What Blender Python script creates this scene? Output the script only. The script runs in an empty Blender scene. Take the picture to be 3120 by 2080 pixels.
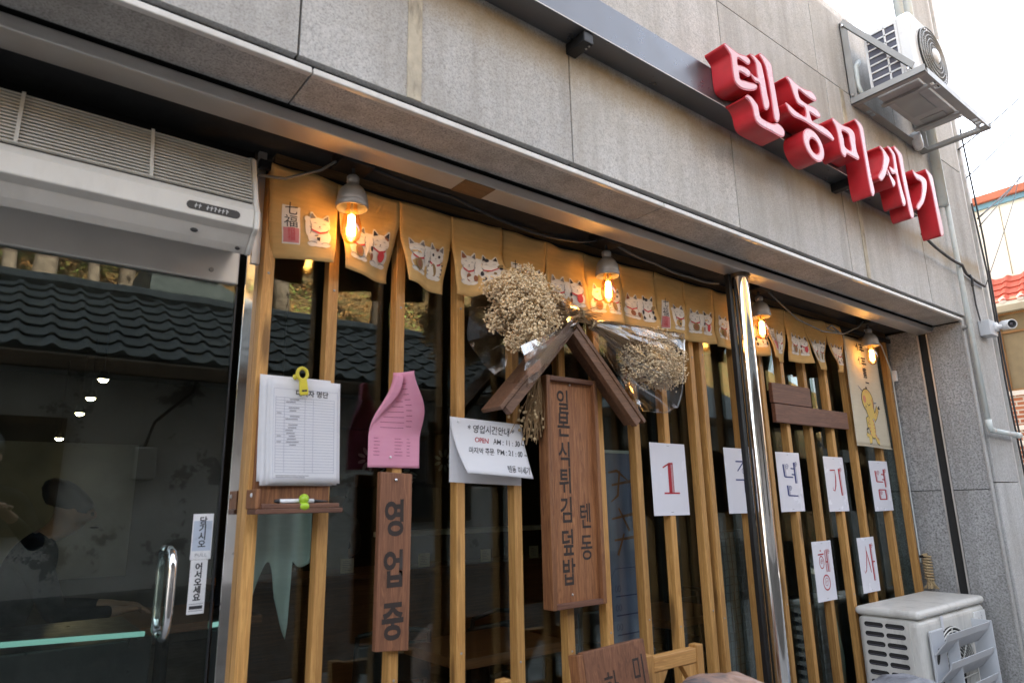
import bpy, bmesh, math, random
from mathutils import Vector, Matrix, noise
rad = math.radians
random.seed(11)
scene = bpy.context.scene
col = scene.collection

# ------------------------------------------------------------------ camera
YAW, PITCH, ROLL = rad(38.109), rad(13.525), rad(-1.1224)
CAM = Vector((0, -1.47, 1.30))
_f = Vector((math.sin(YAW)*math.cos(PITCH), math.cos(YAW)*math.cos(PITCH), math.sin(PITCH)))
_r = Vector((math.cos(YAW), -math.sin(YAW), 0)); _u = _r.cross(_f)
_r2 = _r*math.cos(ROLL) + _u*math.sin(ROLL); _u2 = _u*math.cos(ROLL) - _r*math.sin(ROLL)
cd = bpy.data.cameras.new('camera'); cam = bpy.data.objects.new('camera', cd); col.objects.link(cam)
cam.matrix_world = Matrix((( _r2.x, _u2.x, -_f.x, CAM.x), (_r2.y, _u2.y, -_f.y, CAM.y), (_r2.z, _u2.z, -_f.z, CAM.z), (0, 0, 0, 1)))
cd.sensor_width = 36; cd.lens = 23.70; cd.clip_start = 0.05; cd.clip_end = 2000
cd.dof.use_dof = True; cd.dof.focus_distance = 4.0; cd.dof.aperture_fstop = 4.0; cd.dof.aperture_blades = 7
scene.camera = cam

# ------------------------------------------------------------------ light
SUN_EL, SUN_AZ = rad(33), rad(6)          # sun behind the shop
w = bpy.data.worlds.new('World'); scene.world = w; w.use_nodes = True
nt = w.node_tree; nt.nodes.clear()
sky = nt.nodes.new('ShaderNodeTexSky'); sky.sky_type = 'NISHITA'; sky.sun_disc = False
sky.sun_elevation = SUN_EL; sky.sun_rotation = SUN_AZ; sky.dust_density = 2.0; sky.air_density = 1.0; sky.ozone_density = 1.0
hs = nt.nodes.new('ShaderNodeHueSaturation'); hs.inputs['Saturation'].default_value = 0.36
bg = nt.nodes.new('ShaderNodeBackground'); bg.inputs['Strength'].default_value = 0.15
wo = nt.nodes.new('ShaderNodeOutputWorld')
nt.links.new(sky.outputs[0], hs.inputs['Color']); nt.links.new(hs.outputs[0], bg.inputs[0]); nt.links.new(bg.outputs[0], wo.inputs[0])
sl = bpy.data.lights.new('sun', 'SUN'); sl.energy = 4.6; sl.angle = rad(0.53); sl.color = (1, 0.93, 0.82)
so = bpy.data.objects.new('sun', sl); col.objects.link(so)
_sd = Vector((math.sin(SUN_AZ)*math.cos(SUN_EL), math.cos(SUN_AZ)*math.cos(SUN_EL), math.sin(SUN_EL)))
so.rotation_euler = (-_sd).to_track_quat('-Z', 'Y').to_euler(); so.location = (0, 0, 20)
vs = scene.view_settings; vs.view_transform = 'Standard'; vs.look = 'None'; vs.gamma = 1; vs.use_curve_mapping = False
vs.exposure = 3.12
scene.render.engine = 'CYCLES'
cy = scene.cycles; cy.use_denoising = True; cy.max_bounces = 10; cy.transparent_max_bounces = 24
cy.diffuse_bounces = 4; cy.glossy_bounces = 5; cy.caustics_reflective = False; cy.caustics_refractive = False
cy.sample_clamp_indirect = 6.0

# ------------------------------------------------------------------ materials
class N:
    def __init__(s, name):
        s.m = bpy.data.materials.new(name); s.m.use_nodes = True; s.t = s.m.node_tree; s.t.nodes.clear()
        s.out = s.n('ShaderNodeOutputMaterial')
    def n(s, typ, **k):
        o = s.t.nodes.new(typ)
        for a, b in k.items():
            if a.startswith('i_'): o.inputs[a[2:].replace('_', ' ')].default_value = b
            else: setattr(o, a, b)
        return o
    def l(s, a, b): s.t.links.new(a, b)
    def coords(s, scale=(1, 1, 1), rnd=True, kind='Object'):
        tc = s.n('ShaderNodeTexCoord'); mp = s.n('ShaderNodeMapping'); mp.inputs['Scale'].default_value = scale
        if rnd:
            oi = s.n('ShaderNodeObjectInfo'); mu = s.n('ShaderNodeVectorMath', operation='SCALE')
            cb = s.n('ShaderNodeCombineXYZ'); s.l(oi.outputs['Random'], cb.inputs[0]); s.l(oi.outputs['Random'], cb.inputs[1]); s.l(oi.outputs['Random'], cb.inputs[2])
            s.l(cb.outputs[0], mu.inputs[0]); mu.inputs['Scale'].default_value = 13.0
            ad = s.n('ShaderNodeVectorMath', operation='ADD'); s.l(tc.outputs[kind], ad.inputs[0]); s.l(mu.outputs[0], ad.inputs[1])
            s.l(ad.outputs[0], mp.inputs['Vector'])
        else: s.l(tc.outputs[kind], mp.inputs['Vector'])
        return mp.outputs[0]
    def noise(s, vec, scale, detail=4, rough=0.55, dist=0):
        o = s.n('ShaderNodeTexNoise'); o.inputs['Scale'].default_value = scale; o.inputs['Detail'].default_value = detail
        o.inputs['Roughness'].default_value = rough; o.inputs['Distortion'].default_value = dist
        s.l(vec, o.inputs['Vector']); return o.outputs['Fac']
    def ramp(s, fac, stops):
        r = s.n('ShaderNodeValToRGB'); e = r.color_ramp.elements
        while len(e) < len(stops): e.new(0.5)
        for i, (p, c) in enumerate(stops):
            e[i].position = p; e[i].color = (c, c, c, 1) if isinstance(c, (int, float)) else (*c, 1)
        s.l(fac, r.inputs[0]); return r.outputs[0]
    def mix(s, fac, a, b, mode='MIX'):
        o = s.n('ShaderNodeMix', data_type='RGBA', blend_type=mode)
        for v, i in ((fac, 0), (a, 6), (b, 7)):
            if isinstance(v, (int, float)): o.inputs[i].default_value = v
            elif isinstance(v, tuple): o.inputs[i].default_value = (*v, 1)
            else: s.l(v, o.inputs[i])
        return o.outputs[2]
    def math(s, op, a, b=None):
        o = s.n('ShaderNodeMath', operation=op)
        for v, i in ((a, 0), (b, 1)):
            if v is None: continue
            if isinstance(v, (int, float)): o.inputs[i].default_value = v
            else: s.l(v, o.inputs[i])
        return o.outputs[0]
    def bsdf(s, color=None, rough=0.5, metal=0.0, bump=None, bs=0.2, bd=0.002, **k):
        p = s.n('ShaderNodeBsdfPrincipled')
        for nm, v in (('Base Color', color), ('Roughness', rough), ('Metallic', metal)):
            if v is None: continue
            if isinstance(v, tuple): p.inputs[nm].default_value = (*v, 1)
            elif isinstance(v, (int, float)): p.inputs[nm].default_value = v
            else: s.l(v, p.inputs[nm])
        for a, b in k.items(): p.inputs[a.replace('_', ' ')].default_value = b
        if bump is not None:
            bn = s.n('ShaderNodeBump'); bn.inputs['Strength'].default_value = bs; bn.inputs['Distance'].default_value = bd
            s.l(bump, bn.inputs['Height']); s.l(bn.outputs[0], p.inputs['Normal'])
        s.l(p.outputs[0], s.out.inputs[0]); return p

def paint(name, c, rough=0.45, metal=0.0, var=0.12, scale=6, dirt=0.0, bump=0.05, **k):
    """painted / plain surface with a faint mottled wear"""
    s = N(name); v = s.coords()
    f = s.noise(v, scale, 6, 0.6)
    a = tuple(x*(1-var) for x in c); b = tuple(min(1, x*(1+var)) for x in c)
    cc = s.ramp(f, [(0.3, a), (0.7, b)])
    if dirt:
        g = s.noise(s.coords((1, 1, 0.25)), scale*2.5, 8, 0.7)
        cc = s.mix(s.ramp(g, [(0.5, 0), (0.8, dirt)]), cc, (0.10, 0.085, 0.065))
    r = s.ramp(s.noise(v, scale*4, 4), [(0.3, max(0.02, rough-0.08)), (0.7, min(1, rough+0.08))])
    s.bsdf(cc, r, metal, s.noise(v, 220, 3), bump, 0.001, **k)
    return s.m

def granite(name, c, amp=0.35, bump=0.25, speck=320, stain=False):
    s = N(name); v = s.coords()
    tc = s.coords(rnd=False)
    f1 = s.noise(v, speck, 3, 0.7); f2 = s.noise(v, speck*0.3, 4, 0.6)
    k = s.ramp(f1, [(0.32, 1-amp), (0.5, 1.0), (0.7, 1+amp*0.6)])
    base = s.mix(1.0, c, k, 'MULTIPLY')
    base = s.mix(0.40, base, s.ramp(f2, [(0.35, tuple(x*0.8 for x in c)), (0.65, tuple(min(1, x*1.14) for x in c))]))
    streak = s.noise(s.coords((7, 7, 0.5)), 1.6, 6, 0.65)
    base = s.mix(s.ramp(streak, [(0.46, 0), (0.74, 0.62)]), base, tuple(x*0.5 for x in (c[0], c[1]*0.96, c[2]*0.9)))
    blot = s.noise(v, 2.6, 8, 0.65)
    base = s.mix(s.ramp(blot, [(0.42, 0), (0.72, 0.48)]), base, (c[0]*0.62, c[1]*0.58, c[2]*0.5))
    oi = s.n('ShaderNodeObjectInfo')
    base = s.mix(1.0, base, s.ramp(oi.outputs['Random'], [(0, 0.85), (1, 1.08)]), 'MULTIPLY')
    if stain:      # ochre run-off stain below the sign rail
        tcn = s.n('ShaderNodeTexCoord'); sp = s.n('ShaderNodeSeparateXYZ'); s.l(tcn.outputs['Object'], sp.inputs[0])
        wob = s.noise(s.coords((3, 3, 0.6), rnd=False), 2.4, 6, 0.7)
        zz = s.math('ADD', sp.outputs[2], s.math('MULTIPLY', wob, -0.16))
        band = s.ramp(s.math('MULTIPLY', s.math('SUBTRACT', zz, 2.50), 2.5), [(0.0, 0), (0.22, 0.03), (0.42, 0.55), (0.54, 0.75), (0.70, 0.0)])
        base = s.mix(band, base, (0.29, 0.215, 0.115))
    s.bsdf(base, 0.75, 0, f1, bump, 0.0015)
    return s.m

def wood(name, c1, c2, scale=1.0, rough=0.55, axis=2, bump=0.15, knots=True, gloss=0.0):
    s = N(name); st = [16*scale]*3; st[axis] = 0.9*scale
    v = s.coords(tuple(st))
    wav = s.noise(v, 3.0, 6, 0.6, 0.9)
    fine = [140*scale]*3; fine[axis] = 3*scale
    g = s.noise(s.coords(tuple(fine)), 1.0, 4, 0.6)
    rings = s.n('ShaderNodeMath', operation='SINE'); s.l(s.math('MULTIPLY', wav, 46), rings.inputs[0])
    cc = s.ramp(s.math('ADD', s.math('MULTIPLY', rings.outputs[0], 0.22), wav), [(0.2, c2), (0.5, tuple((a+b)/2 for a, b in zip(c1, c2))), (0.75, c1)])
    cc = s.mix(s.ramp(g, [(0.4, 0.35), (0.62, 0.0)]), cc, tuple(x*0.55 for x in c2))
    if knots:
        kv = [12.0*scale]*3; kv[axis] = 2.2*scale
        vo = s.n('ShaderNodeTexVoronoi'); vo.inputs['Scale'].default_value = 1.0; s.l(s.coords(tuple(kv)), vo.inputs['Vector'])
        cc = s.mix(s.ramp(vo.outputs['Distance'], [(0.09, 0.8), (0.20, 0.0)]), cc, tuple(x*0.25 for x in c2))
    oi = s.n('ShaderNodeObjectInfo')
    cc = s.mix(1.0, cc, s.ramp(oi.outputs['Random'], [(0, 0.78), (1, 1.12)]), 'MULTIPLY')
    s.bsdf(cc, rough, 0, g, bump, 0.001)
    return s.m

def glass(name, tint=(0.62, 0.68, 0.66), r0=0.075, gl=(1, 1, 1), rough=0.0, pw=5.0, mx=0.925):
    s = N(name)
    lw = s.n('ShaderNodeLayerWeight'); lw.inputs['Blend'].default_value = 0.5
    f = s.math('ADD', s.math('MULTIPLY', s.math('POWER', lw.outputs['Facing'], pw), mx), r0)
    t = s.n('ShaderNodeBsdfTransparent'); t.inputs[0].default_value = (*tint, 1)
    g = s.n('ShaderNodeBsdfGlossy'); g.inputs['Roughness'].default_value = rough; g.inputs['Color'].default_value = (*gl, 1)
    m = s.n('ShaderNodeMixShader'); s.l(f, m.inputs[0]); s.l(t.outputs[0], m.inputs[1]); s.l(g.outputs[0], m.inputs[2])
    s.l(m.outputs[0], s.out.inputs[0]); return s.m

def emit(name, c, st):
    s = N(name); e = s.n('ShaderNodeEmission'); e.inputs[0].default_value = (*c, 1); e.inputs[1].default_value = st
    s.l(e.outputs[0], s.out.inputs[0]); return s.m

def cloth(name, c, c2=None, trans=0.25, weave=900):
    s = N(name); v = s.coords()
    f = s.noise(s.coords((1, 1, 6)), 14, 5, 0.6)
    cc = s.ramp(f, [(0.3, c2 or tuple(x*0.82 for x in c)), (0.7, c)])
    d = s.n('ShaderNodeBsdfDiffuse'); s.l(cc, d.inputs[0])
    b = s.n('ShaderNodeBump'); b.inputs['Strength'].default_value = 0.25; b.inputs['Distance'].default_value = 0.0008
    s.l(s.noise(v, weave, 2), b.inputs['Height']); s.l(b.outputs[0], d.inputs['Normal'])
    t = s.n('ShaderNodeBsdfTranslucent'); s.l(cc, t.inputs[0])
    m = s.n('ShaderNodeMixShader'); m.inputs[0].default_value = trans; s.l(d.outputs[0], m.inputs[1]); s.l(t.outputs[0], m.inputs[2])
    s.l(m.outputs[0], s.out.inputs[0]); return s.m

M = {}
M['stone'] = granite('granite facade', (0.49, 0.48, 0.465), 0.62, 0.3, 170, stain=True)
M['soffit'] = granite('granite soffit', (0.46, 0.455, 0.445), 0.95, 0.3, 170)
M['rough_stone'] = granite('bush hammered granite', (0.37, 0.37, 0.37), 1.2, 1.0, 95)
M['dark_gap'] = paint('dark joint', (0.03, 0.03, 0.028), 0.9)
M['caulk'] = paint('caulked joint with rust', (0.43, 0.38, 0.29), 0.7, 0, 0.3, 14, dirt=1.0)
M['edge'] = paint('polished stone edge', (0.62, 0.60, 0.57), 0.35, scale=20)
M['steel'] = paint('mirror stainless', (0.62, 0.62, 0.61), 0.10, 1.0, 0.03, 3, bump=0.01)
M['brushed'] = paint('brushed stainless', (0.60, 0.58, 0.56), 0.48, 0.85, 0.10, 4)
M['mirror'] = paint('polished stainless', (0.80, 0.80, 0.79), 0.02, 1.0, 0.02, 2, bump=0.0)
M['rail'] = paint('grey coated aluminium', (0.15, 0.155, 0.17), 0.33, 0.7, 0.08, 3)
M['black_metal'] = paint('black metal', (0.015, 0.015, 0.016), 0.45, 0.3)
M['dark_bronze'] = paint('weathered bronze frame', (0.09, 0.065, 0.045), 0.45, 0.5, 0.35, 9)
M['red'] = paint('red enamel', (0.48, 0.020, 0.028), 0.38, 0, 0.18, 7, dirt=0.22)
M['red_rim'] = paint('red trim cap', (0.55, 0.05, 0.07), 0.35)
M['pink_face'] = paint('pale pink acrylic', (0.70, 0.37, 0.40), 0.3, 0, 0.04, 3)
M['ac_white'] = paint('cream enamel', (0.66, 0.645, 0.60), 0.38, 0, 0.05, 4, dirt=0.5)
M['ac_clean'] = paint('white enamel', (0.74, 0.74, 0.73), 0.32, 0, 0.04, 4, dirt=0.28)
M['ac_grey'] = paint('light grey plastic', (0.52, 0.535, 0.56), 0.45, 0, 0.05, 4, dirt=0.12)
M['zinc'] = paint('grey painted steel', (0.33, 0.325, 0.31), 0.45, 0.4, 0.12, 7)
M['fin'] = paint('condenser fins', (0.10, 0.10, 0.125), 0.5, 0.4)
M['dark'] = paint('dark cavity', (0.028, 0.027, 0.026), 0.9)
M['pine'] = wood('pine slat', (0.61, 0.335, 0.105), (0.44, 0.215, 0.058), 1.0)
M['pine_h'] = wood('pine rail', (0.59, 0.325, 0.105), (0.43, 0.21, 0.06), 1.0, axis=0)
M['header'] = wood('stained header board', (0.26, 0.145, 0.06), (0.16, 0.085, 0.035), 1.0, axis=0, knots=False)
M['stain'] = wood('reddish stained board', (0.34, 0.145, 0.055), (0.18, 0.066, 0.024), 1.0, 0.62)
M['stain_h'] = wood('brown stained board', (0.185, 0.080, 0.046), (0.11, 0.046, 0.027), 1.0, 0.6, axis=0, knots=False)
M['stain_o'] = wood('orange stained board', (0.27, 0.115, 0.055), (0.15, 0.06, 0.030), 1.0, 0.62, knots=False)
M['gable'] = wood('weathered gable board', (0.215, 0.110, 0.062), (0.125, 0.062, 0.036), 1.0, 0.6, axis=0, knots=False)
M['satin'] = paint('satin stainless', (0.66, 0.63, 0.59), 0.36, 0.45, 0.08, 5)
M['carve'] = paint('burnt lettering', (0.030, 0.020, 0.016), 0.8)
M['ink'] = paint('black ink', (0.025, 0.025, 0.03), 0.7)
M['ink_soft'] = paint('grey print', (0.22, 0.22, 0.25), 0.7)
M['ink_lines'] = paint('pale table rules', (0.42, 0.42, 0.50), 0.7)
M['ink_red'] = paint('red ink', (0.36, 0.012, 0.022), 0.6)
M['ink_navy'] = paint('navy ink', (0.03, 0.04, 0.16), 0.6)
M['ink_pink'] = paint('faded menu print', (0.38, 0.10, 0.17), 0.7)
M['paper'] = cloth('white paper', (0.74, 0.735, 0.76), (0.71, 0.71, 0.74), 0.12)
M['paper_lam'] = paint('laminated white sheet', (0.70, 0.69, 0.74), 0.22, 0, 0.02, 3, bump=0.0)
M['pink'] = cloth('pink paper', (0.84, 0.42, 0.56), (0.80, 0.38, 0.52), 0.3)
M['noren'] = cloth('ochre cotton', (0.75, 0.50, 0.215), (0.66, 0.43, 0.18), 0.22)
M['linen'] = cloth('pale linen', (0.76, 0.69, 0.55), (0.71, 0.64, 0.50), 0.3)
M['cat_white'] = paint('white print', (0.74, 0.68, 0.61), 0.8)
M['cat_black'] = paint('black print', (0.04, 0.035, 0.04), 0.8)
M['cat_grey'] = paint('grey print ears', (0.20, 0.18, 0.18), 0.8)
M['cat_red'] = paint('red print', (0.55, 0.05, 0.06), 0.8)
M['cat_gold'] = paint('gold brown print', (0.26, 0.17, 0.07), 0.8)
M['cat_brown'] = paint('brown print', (0.26, 0.10, 0.05), 0.8)
M['cat_yellow'] = paint('yellow paint', (0.62, 0.44, 0.12), 0.8)
M['cat_blush'] = paint('red blush paint', (0.55, 0.22, 0.12), 0.8)
M['stamp'] = paint('pale red stamp', (0.62, 0.22, 0.22), 0.8)
M['cord'] = paint('black cable', (0.014, 0.014, 0.016), 0.5)
M['grey_cord'] = paint('grey cable', (0.12, 0.115, 0.105), 0.5)
M['pvc'] = paint('pale pvc', (0.60, 0.645, 0.63), 0.32, 0, 0.04, 4, dirt=0.12)
M['lamp_shell'] = paint('grey lamp cap', (0.30, 0.285, 0.275), 0.38, 0.3)
M['amber'] = glass('amber bulb glass', (1.0, 0.74, 0.40), 0.14)
M['filament'] = emit('glowing filament', (1.0, 0.60, 0.22), 7)
M['glass'] = glass('window glass', (0.79, 0.845, 0.825), 0.066, (0.93, 1.0, 0.98))
M['glass_edge'] = paint('green glass edge', (0.05, 0.14, 0.12), 0.15)
M['cello'] = glass('cellophane', (0.95, 0.95, 0.95), 0.08, (1, 1, 1), 0.10, 2.0, 0.75)
M['crease'] = glass('cellophane crease', (0.95, 0.95, 0.95), 0.42, (1, 1, 1), 0.22, 2.0, 0.4)
M['flower'] = paint('dried white blossom', (0.84, 0.64, 0.41), 0.9, 0, 0.25, 30)
M['stem'] = paint('dried stem', (0.24, 0.15, 0.07), 0.8, 0, 0.2)
M['yellow'] = paint('yellow plastic', (0.60, 0.50, 0.04), 0.35)
M['lime'] = paint('lime plastic', (0.36, 0.55, 0.03), 0.35)
M['white_plastic'] = paint('white plastic', (0.74, 0.74, 0.75), 0.3)
M['black_plastic'] = paint('black plastic', (0.02, 0.02, 0.022), 0.35)
M['chrome'] = paint('chrome', (0.75, 0.75, 0.76), 0.08, 1.0, 0.02)
M['rope'] = paint('hemp rope', (0.42, 0.31, 0.17), 0.85, 0, 0.25, 40, bump=0.4)

# ------------------------------------------------------------------ builders
class MB:
    """collects vertices and faces of ONE mesh object"""
    def __init__(s): s.v = []; s.f = []; s.mi = []; s.cur = 0
    def add(s, vs, fs):
        o = len(s.v); s.v += [tuple(p) for p in vs]
        for f in fs: s.f.append(tuple(i+o for i in f)); s.mi.append(s.cur)
        return s
    def box(s, x0, x1, y0, y1, z0, z1, mx=None):
        p = [Vector((x, y, z)) for x in (x0, x1) for y in (y0, y1) for z in (z0, z1)]
        if mx is not None: p = [mx @ q for q in p]
        return s.add(p, [(0, 1, 3, 2), (4, 6, 7, 5), (0, 4, 5, 1), (2, 3, 7, 6), (0, 2, 6, 4), (1, 5, 7, 3)])
    def tube(s, pts, r, seg=8, caps=True):
        pts = [Vector(p) for p in pts]; n = len(pts)
        rs = r if isinstance(r, (list, tuple)) else [r]*n
        a = None; base = len(s.v)
        for i, p in enumerate(pts):
            t = (pts[min(i+1, n-1)] - pts[max(i-1, 0)]).normalized()
            if a is None: a = t.orthogonal().normalized()
            else: a = (a - t*a.dot(t)); a = a.normalized() if a.length > 1e-6 else t.orthogonal().normalized()
            b = t.cross(a)
            for k in range(seg):
                th = 2*math.pi*k/seg; s.v.append(tuple(p + (a*math.cos(th) + b*math.sin(th))*rs[i]))
        for i in range(n-1):
            for k in range(seg):
                k2 = (k+1) % seg
                s.f.append((base+i*seg+k, base+i*seg+k2, base+(i+1)*seg+k2, base+(i+1)*seg+k)); s.mi.append(s.cur)
        if caps:
            s.f.append(tuple(base+k for k in reversed(range(seg)))); s.f.append(tuple(base+(n-1)*seg+k for k in range(seg))); s.mi += [s.cur]*2
        return s
    def lathe(s, prof, mx=None, seg=24):
        mx = mx or Matrix.Identity(4); base = len(s.v); n = len(prof)
        for r, z in prof:
            for k in range(seg):
                th = 2*math.pi*k/seg; s.v.append(tuple(mx @ Vector((r*math.cos(th), r*math.sin(th), z))))
        for i in range(n-1):
            for k in range(seg):
                k2 = (k+1) % seg
                s.f.append((base+i*seg+k, base+i*seg+k2, base+(i+1)*seg+k2, base+(i+1)*seg+k)); s.mi.append(s.cur)
        return s
    def grid(s, fn, nu, nv, keep=None):
        base = len(s.v)
        for j in range(nv+1):
            for i in range(nu+1): s.v.append(tuple(fn(i/nu, j/nv)))
        for j in range(nv):
            for i in range(nu):
                if keep and not keep(i, j): continue
                a = base+j*(nu+1)+i; s.f.append((a, a+1, a+nu+2, a+nu+1)); s.mi.append(s.cur)
        return s
    def prism(s, poly, fn, w0, w1):
        """polygon in (a, b) swept from w0 to w1 through fn(a, b, w)"""
        n = len(poly); o = len(s.v)
        s.v += [tuple(fn(a, b, w0)) for a, b in poly] + [tuple(fn(a, b, w1)) for a, b in poly]
        s.f.append(tuple(o+i for i in range(n))); s.f.append(tuple(o+n+i for i in reversed(range(n)))); s.mi += [s.cur]*2
        for i in range(n):
            j = (i+1) % n; s.f.append((o+i, o+n+i, o+n+j, o+j)); s.mi.append(s.cur)
        return s
    def poly(s, pts): return s.add(pts, [tuple(range(len(pts)))])
    def ball(s, c, r, seg=8, rings=6, mx=None):
        c = Vector(c); r = Vector(r) if not isinstance(r, (int, float)) else Vector((r, r, r)); base = len(s.v)
        for j in range(rings+1):
            ph = math.pi*j/rings
            for k in range(seg):
                th = 2*math.pi*k/seg; q = Vector((r.x*math.sin(ph)*math.cos(th), r.y*math.sin(ph)*math.sin(th), r.z*math.cos(ph)))
                if mx is not None: q = mx @ q
                s.v.append(tuple(c+q))
        for j in range(rings):
            for k in range(seg):
                k2 = (k+1) % seg; s.f.append((base+j*seg+k, base+(j+1)*seg+k, base+(j+1)*seg+k2, base+j*seg+k2)); s.mi.append(s.cur)
        return s
    def mesh(s, name, mats, smooth=False):
        m = bpy.data.meshes.new(name); m.from_pydata(s.v, [], s.f)
        for q in (mats if isinstance(mats, (list, tuple)) else [mats]): m.materials.append(M[q] if isinstance(q, str) else q)
        m.polygons.foreach_set('material_index', s.mi)
        bm = bmesh.new(); bm.from_mesh(m); bmesh.ops.remove_doubles(bm, verts=bm.verts, dist=1e-6)
        bmesh.ops.recalc_face_normals(bm, faces=bm.faces); bm.to_mesh(m); bm.free()
        if smooth: m.polygons.foreach_set('use_smooth', [True]*len(m.polygons))
        return m
    def build(s, name, mats, parent=None, smooth=False, bevel=0, solid=0, seg=2):
        return link(name, s.mesh(name, mats, smooth), parent, bevel, solid, seg)

def link(name, me, parent=None, bevel=0, solid=0, seg=2):
    o = bpy.data.objects.new(name, me); col.objects.link(o)
    if parent is not None:
        o.parent = parent
        if parent.type == 'EMPTY': o.matrix_parent_inverse = Matrix.Translation(-parent.location)
    if solid:
        q = o.modifiers.new('thickness', 'SOLIDIFY'); q.thickness = solid; q.offset = 0
    if bevel:
        q = o.modifiers.new('bevel', 'BEVEL'); q.width = bevel; q.segments = seg; q.limit_method = 'ANGLE'; q.angle_limit = rad(40)
        q.harden_normals = False
    return o

def tag(o, label, cat, group=None, kind=None):
    if label: o['label'] = label
    if cat: o['category'] = cat
    if group: o['group'] = group
    if kind: o['kind'] = kind
    return o

def thing(name, label, cat, loc=(0, 0, 0), group=None):
    o = bpy.data.objects.new(name, None); col.objects.link(o); o.location = loc; o.empty_display_size = 0.1
    return tag(o, label, cat, group)

def dup(root, loc, label=None, group=None):
    r = root.copy(); col.objects.link(r); r.location = loc
    if label: r['label'] = label
    if group: r['group'] = group
    for ch in list(root.children):
        c = ch.copy(); col.objects.link(c); c.parent = r; c.matrix_parent_inverse = ch.matrix_parent_inverse.copy()
        for g in list(ch.children):
            d = g.copy(); col.objects.link(d); d.parent = c
    return r

def flat(o, ux=(1, 0, 0), uy=(0, 0, 1)):
    o, ux, uy = Vector(o), Vector(ux), Vector(uy)
    return lambda x, y: o + ux*x + uy*y

def text_mesh(body, size, bold=0.0, shear=0.0, line=1.0, align='CENTER', space=1.0, res=4):
    c = bpy.data.curves.new('text', 'FONT'); c.body = body; c.size = size; c.align_x = align; c.align_y = 'CENTER'
    c.offset = bold; c.shear = shear; c.space_line = line; c.space_character = space; c.resolution_u = res
    o = bpy.data.objects.new('text', c); col.objects.link(o)
    dg = bpy.context.evaluated_depsgraph_get(); dg.update()
    me = bpy.data.meshes.new_from_object(o.evaluated_get(dg))
    bpy.data.objects.remove(o); bpy.data.curves.remove(c)
    return me

def text(name, parent, mat, body, size, fn, sx=1.0, **k):
    me = text_mesh(body, size, **k)
    for v in me.vertices: v.co = fn(v.co.x*sx, v.co.y)
    me.materials.clear(); me.materials.append(M[mat])
    return link(name, me, parent)

def ellipse(cx, cy, rx, ry, n=16, a0=0.0, rot=0.0):
    out = []
    for i in range(n):
        t = a0 + 2*math.pi*i/n; x, y = rx*math.cos(t), ry*math.sin(t)
        out.append((cx + x*math.cos(rot) - y*math.sin(rot), cy + x*math.sin(rot) + y*math.cos(rot)))
    return out

def ribbon(mb, pts, wd, fn):
    """flat brush stroke along 2-D points, width one number or a list"""
    n = len(pts); ws = wd if isinstance(wd, (list, tuple)) else [wd]*n
    L, Rr = [], []
    for i, (x, y) in enumerate(pts):
        ax, ay = pts[max(i-1, 0)]; bx, by = pts[min(i+1, n-1)]
        dx, dy = bx-ax, by-ay; d = math.hypot(dx, dy) or 1
        nx, ny = -dy/d*ws[i]/2, dx/d*ws[i]/2
        L.append(fn(x+nx, y+ny)); Rr.append(fn(x-nx, y-ny))
    mb.add(L+Rr, [(i, i+1, n+i+1, n+i) for i in range(n-1)])

def smooth_loop(p, k=3):
    out = []; n = len(p)
    for i in range(n):
        a, b, c, d = p[i-1], p[i], p[(i+1) % n], p[(i+2) % n]
        for j in range(k):
            t = j/k
            out.append(tuple(0.5*((2*b[q]) + (-a[q]+c[q])*t + (2*a[q]-5*b[q]+4*c[q]-d[q])*t*t + (-a[q]+3*b[q]-3*c[q]+d[q])*t**3) for q in (0, 1)))
    return out

def fill_curve(loops_list, extrude, bevel=0.0, offset=0.0):
    c = bpy.data.curves.new('shape', 'CURVE'); c.dimensions = '2D'; c.fill_mode = 'BOTH'; c.extrude = extrude; c.bevel_depth = bevel; c.bevel_resolution = 1; c.offset = offset
    for lp in loops_list:
        sp = c.splines.new('POLY'); sp.points.add(len(lp)-1); sp.use_cyclic_u = True
        for q, (x, y) in zip(sp.points, lp): q.co = (x, y, 0, 1)
    o = bpy.data.objects.new('shape', c); col.objects.link(o)
    dg = bpy.context.evaluated_depsgraph_get(); dg.update()
    me = bpy.data.meshes.new_from_object(o.evaluated_get(dg))
    bpy.data.objects.remove(o); bpy.data.curves.remove(c)
    return me

def sstep(a, b, x):
    t = max(0.0, min(1.0, (x-a)/(b-a))); return t*t*(3-2*t)

# ================================================================== SETTING
g = MB().box(-300, 300, -300, 300, -0.5, 0.0).build('ground', paint('pale worn concrete', (0.25, 0.245, 0.235), 0.9, 0, 0.25, 3, bump=0.5)); tag(g, 'pale worn concrete ground of the alley', None, kind='structure')

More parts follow.
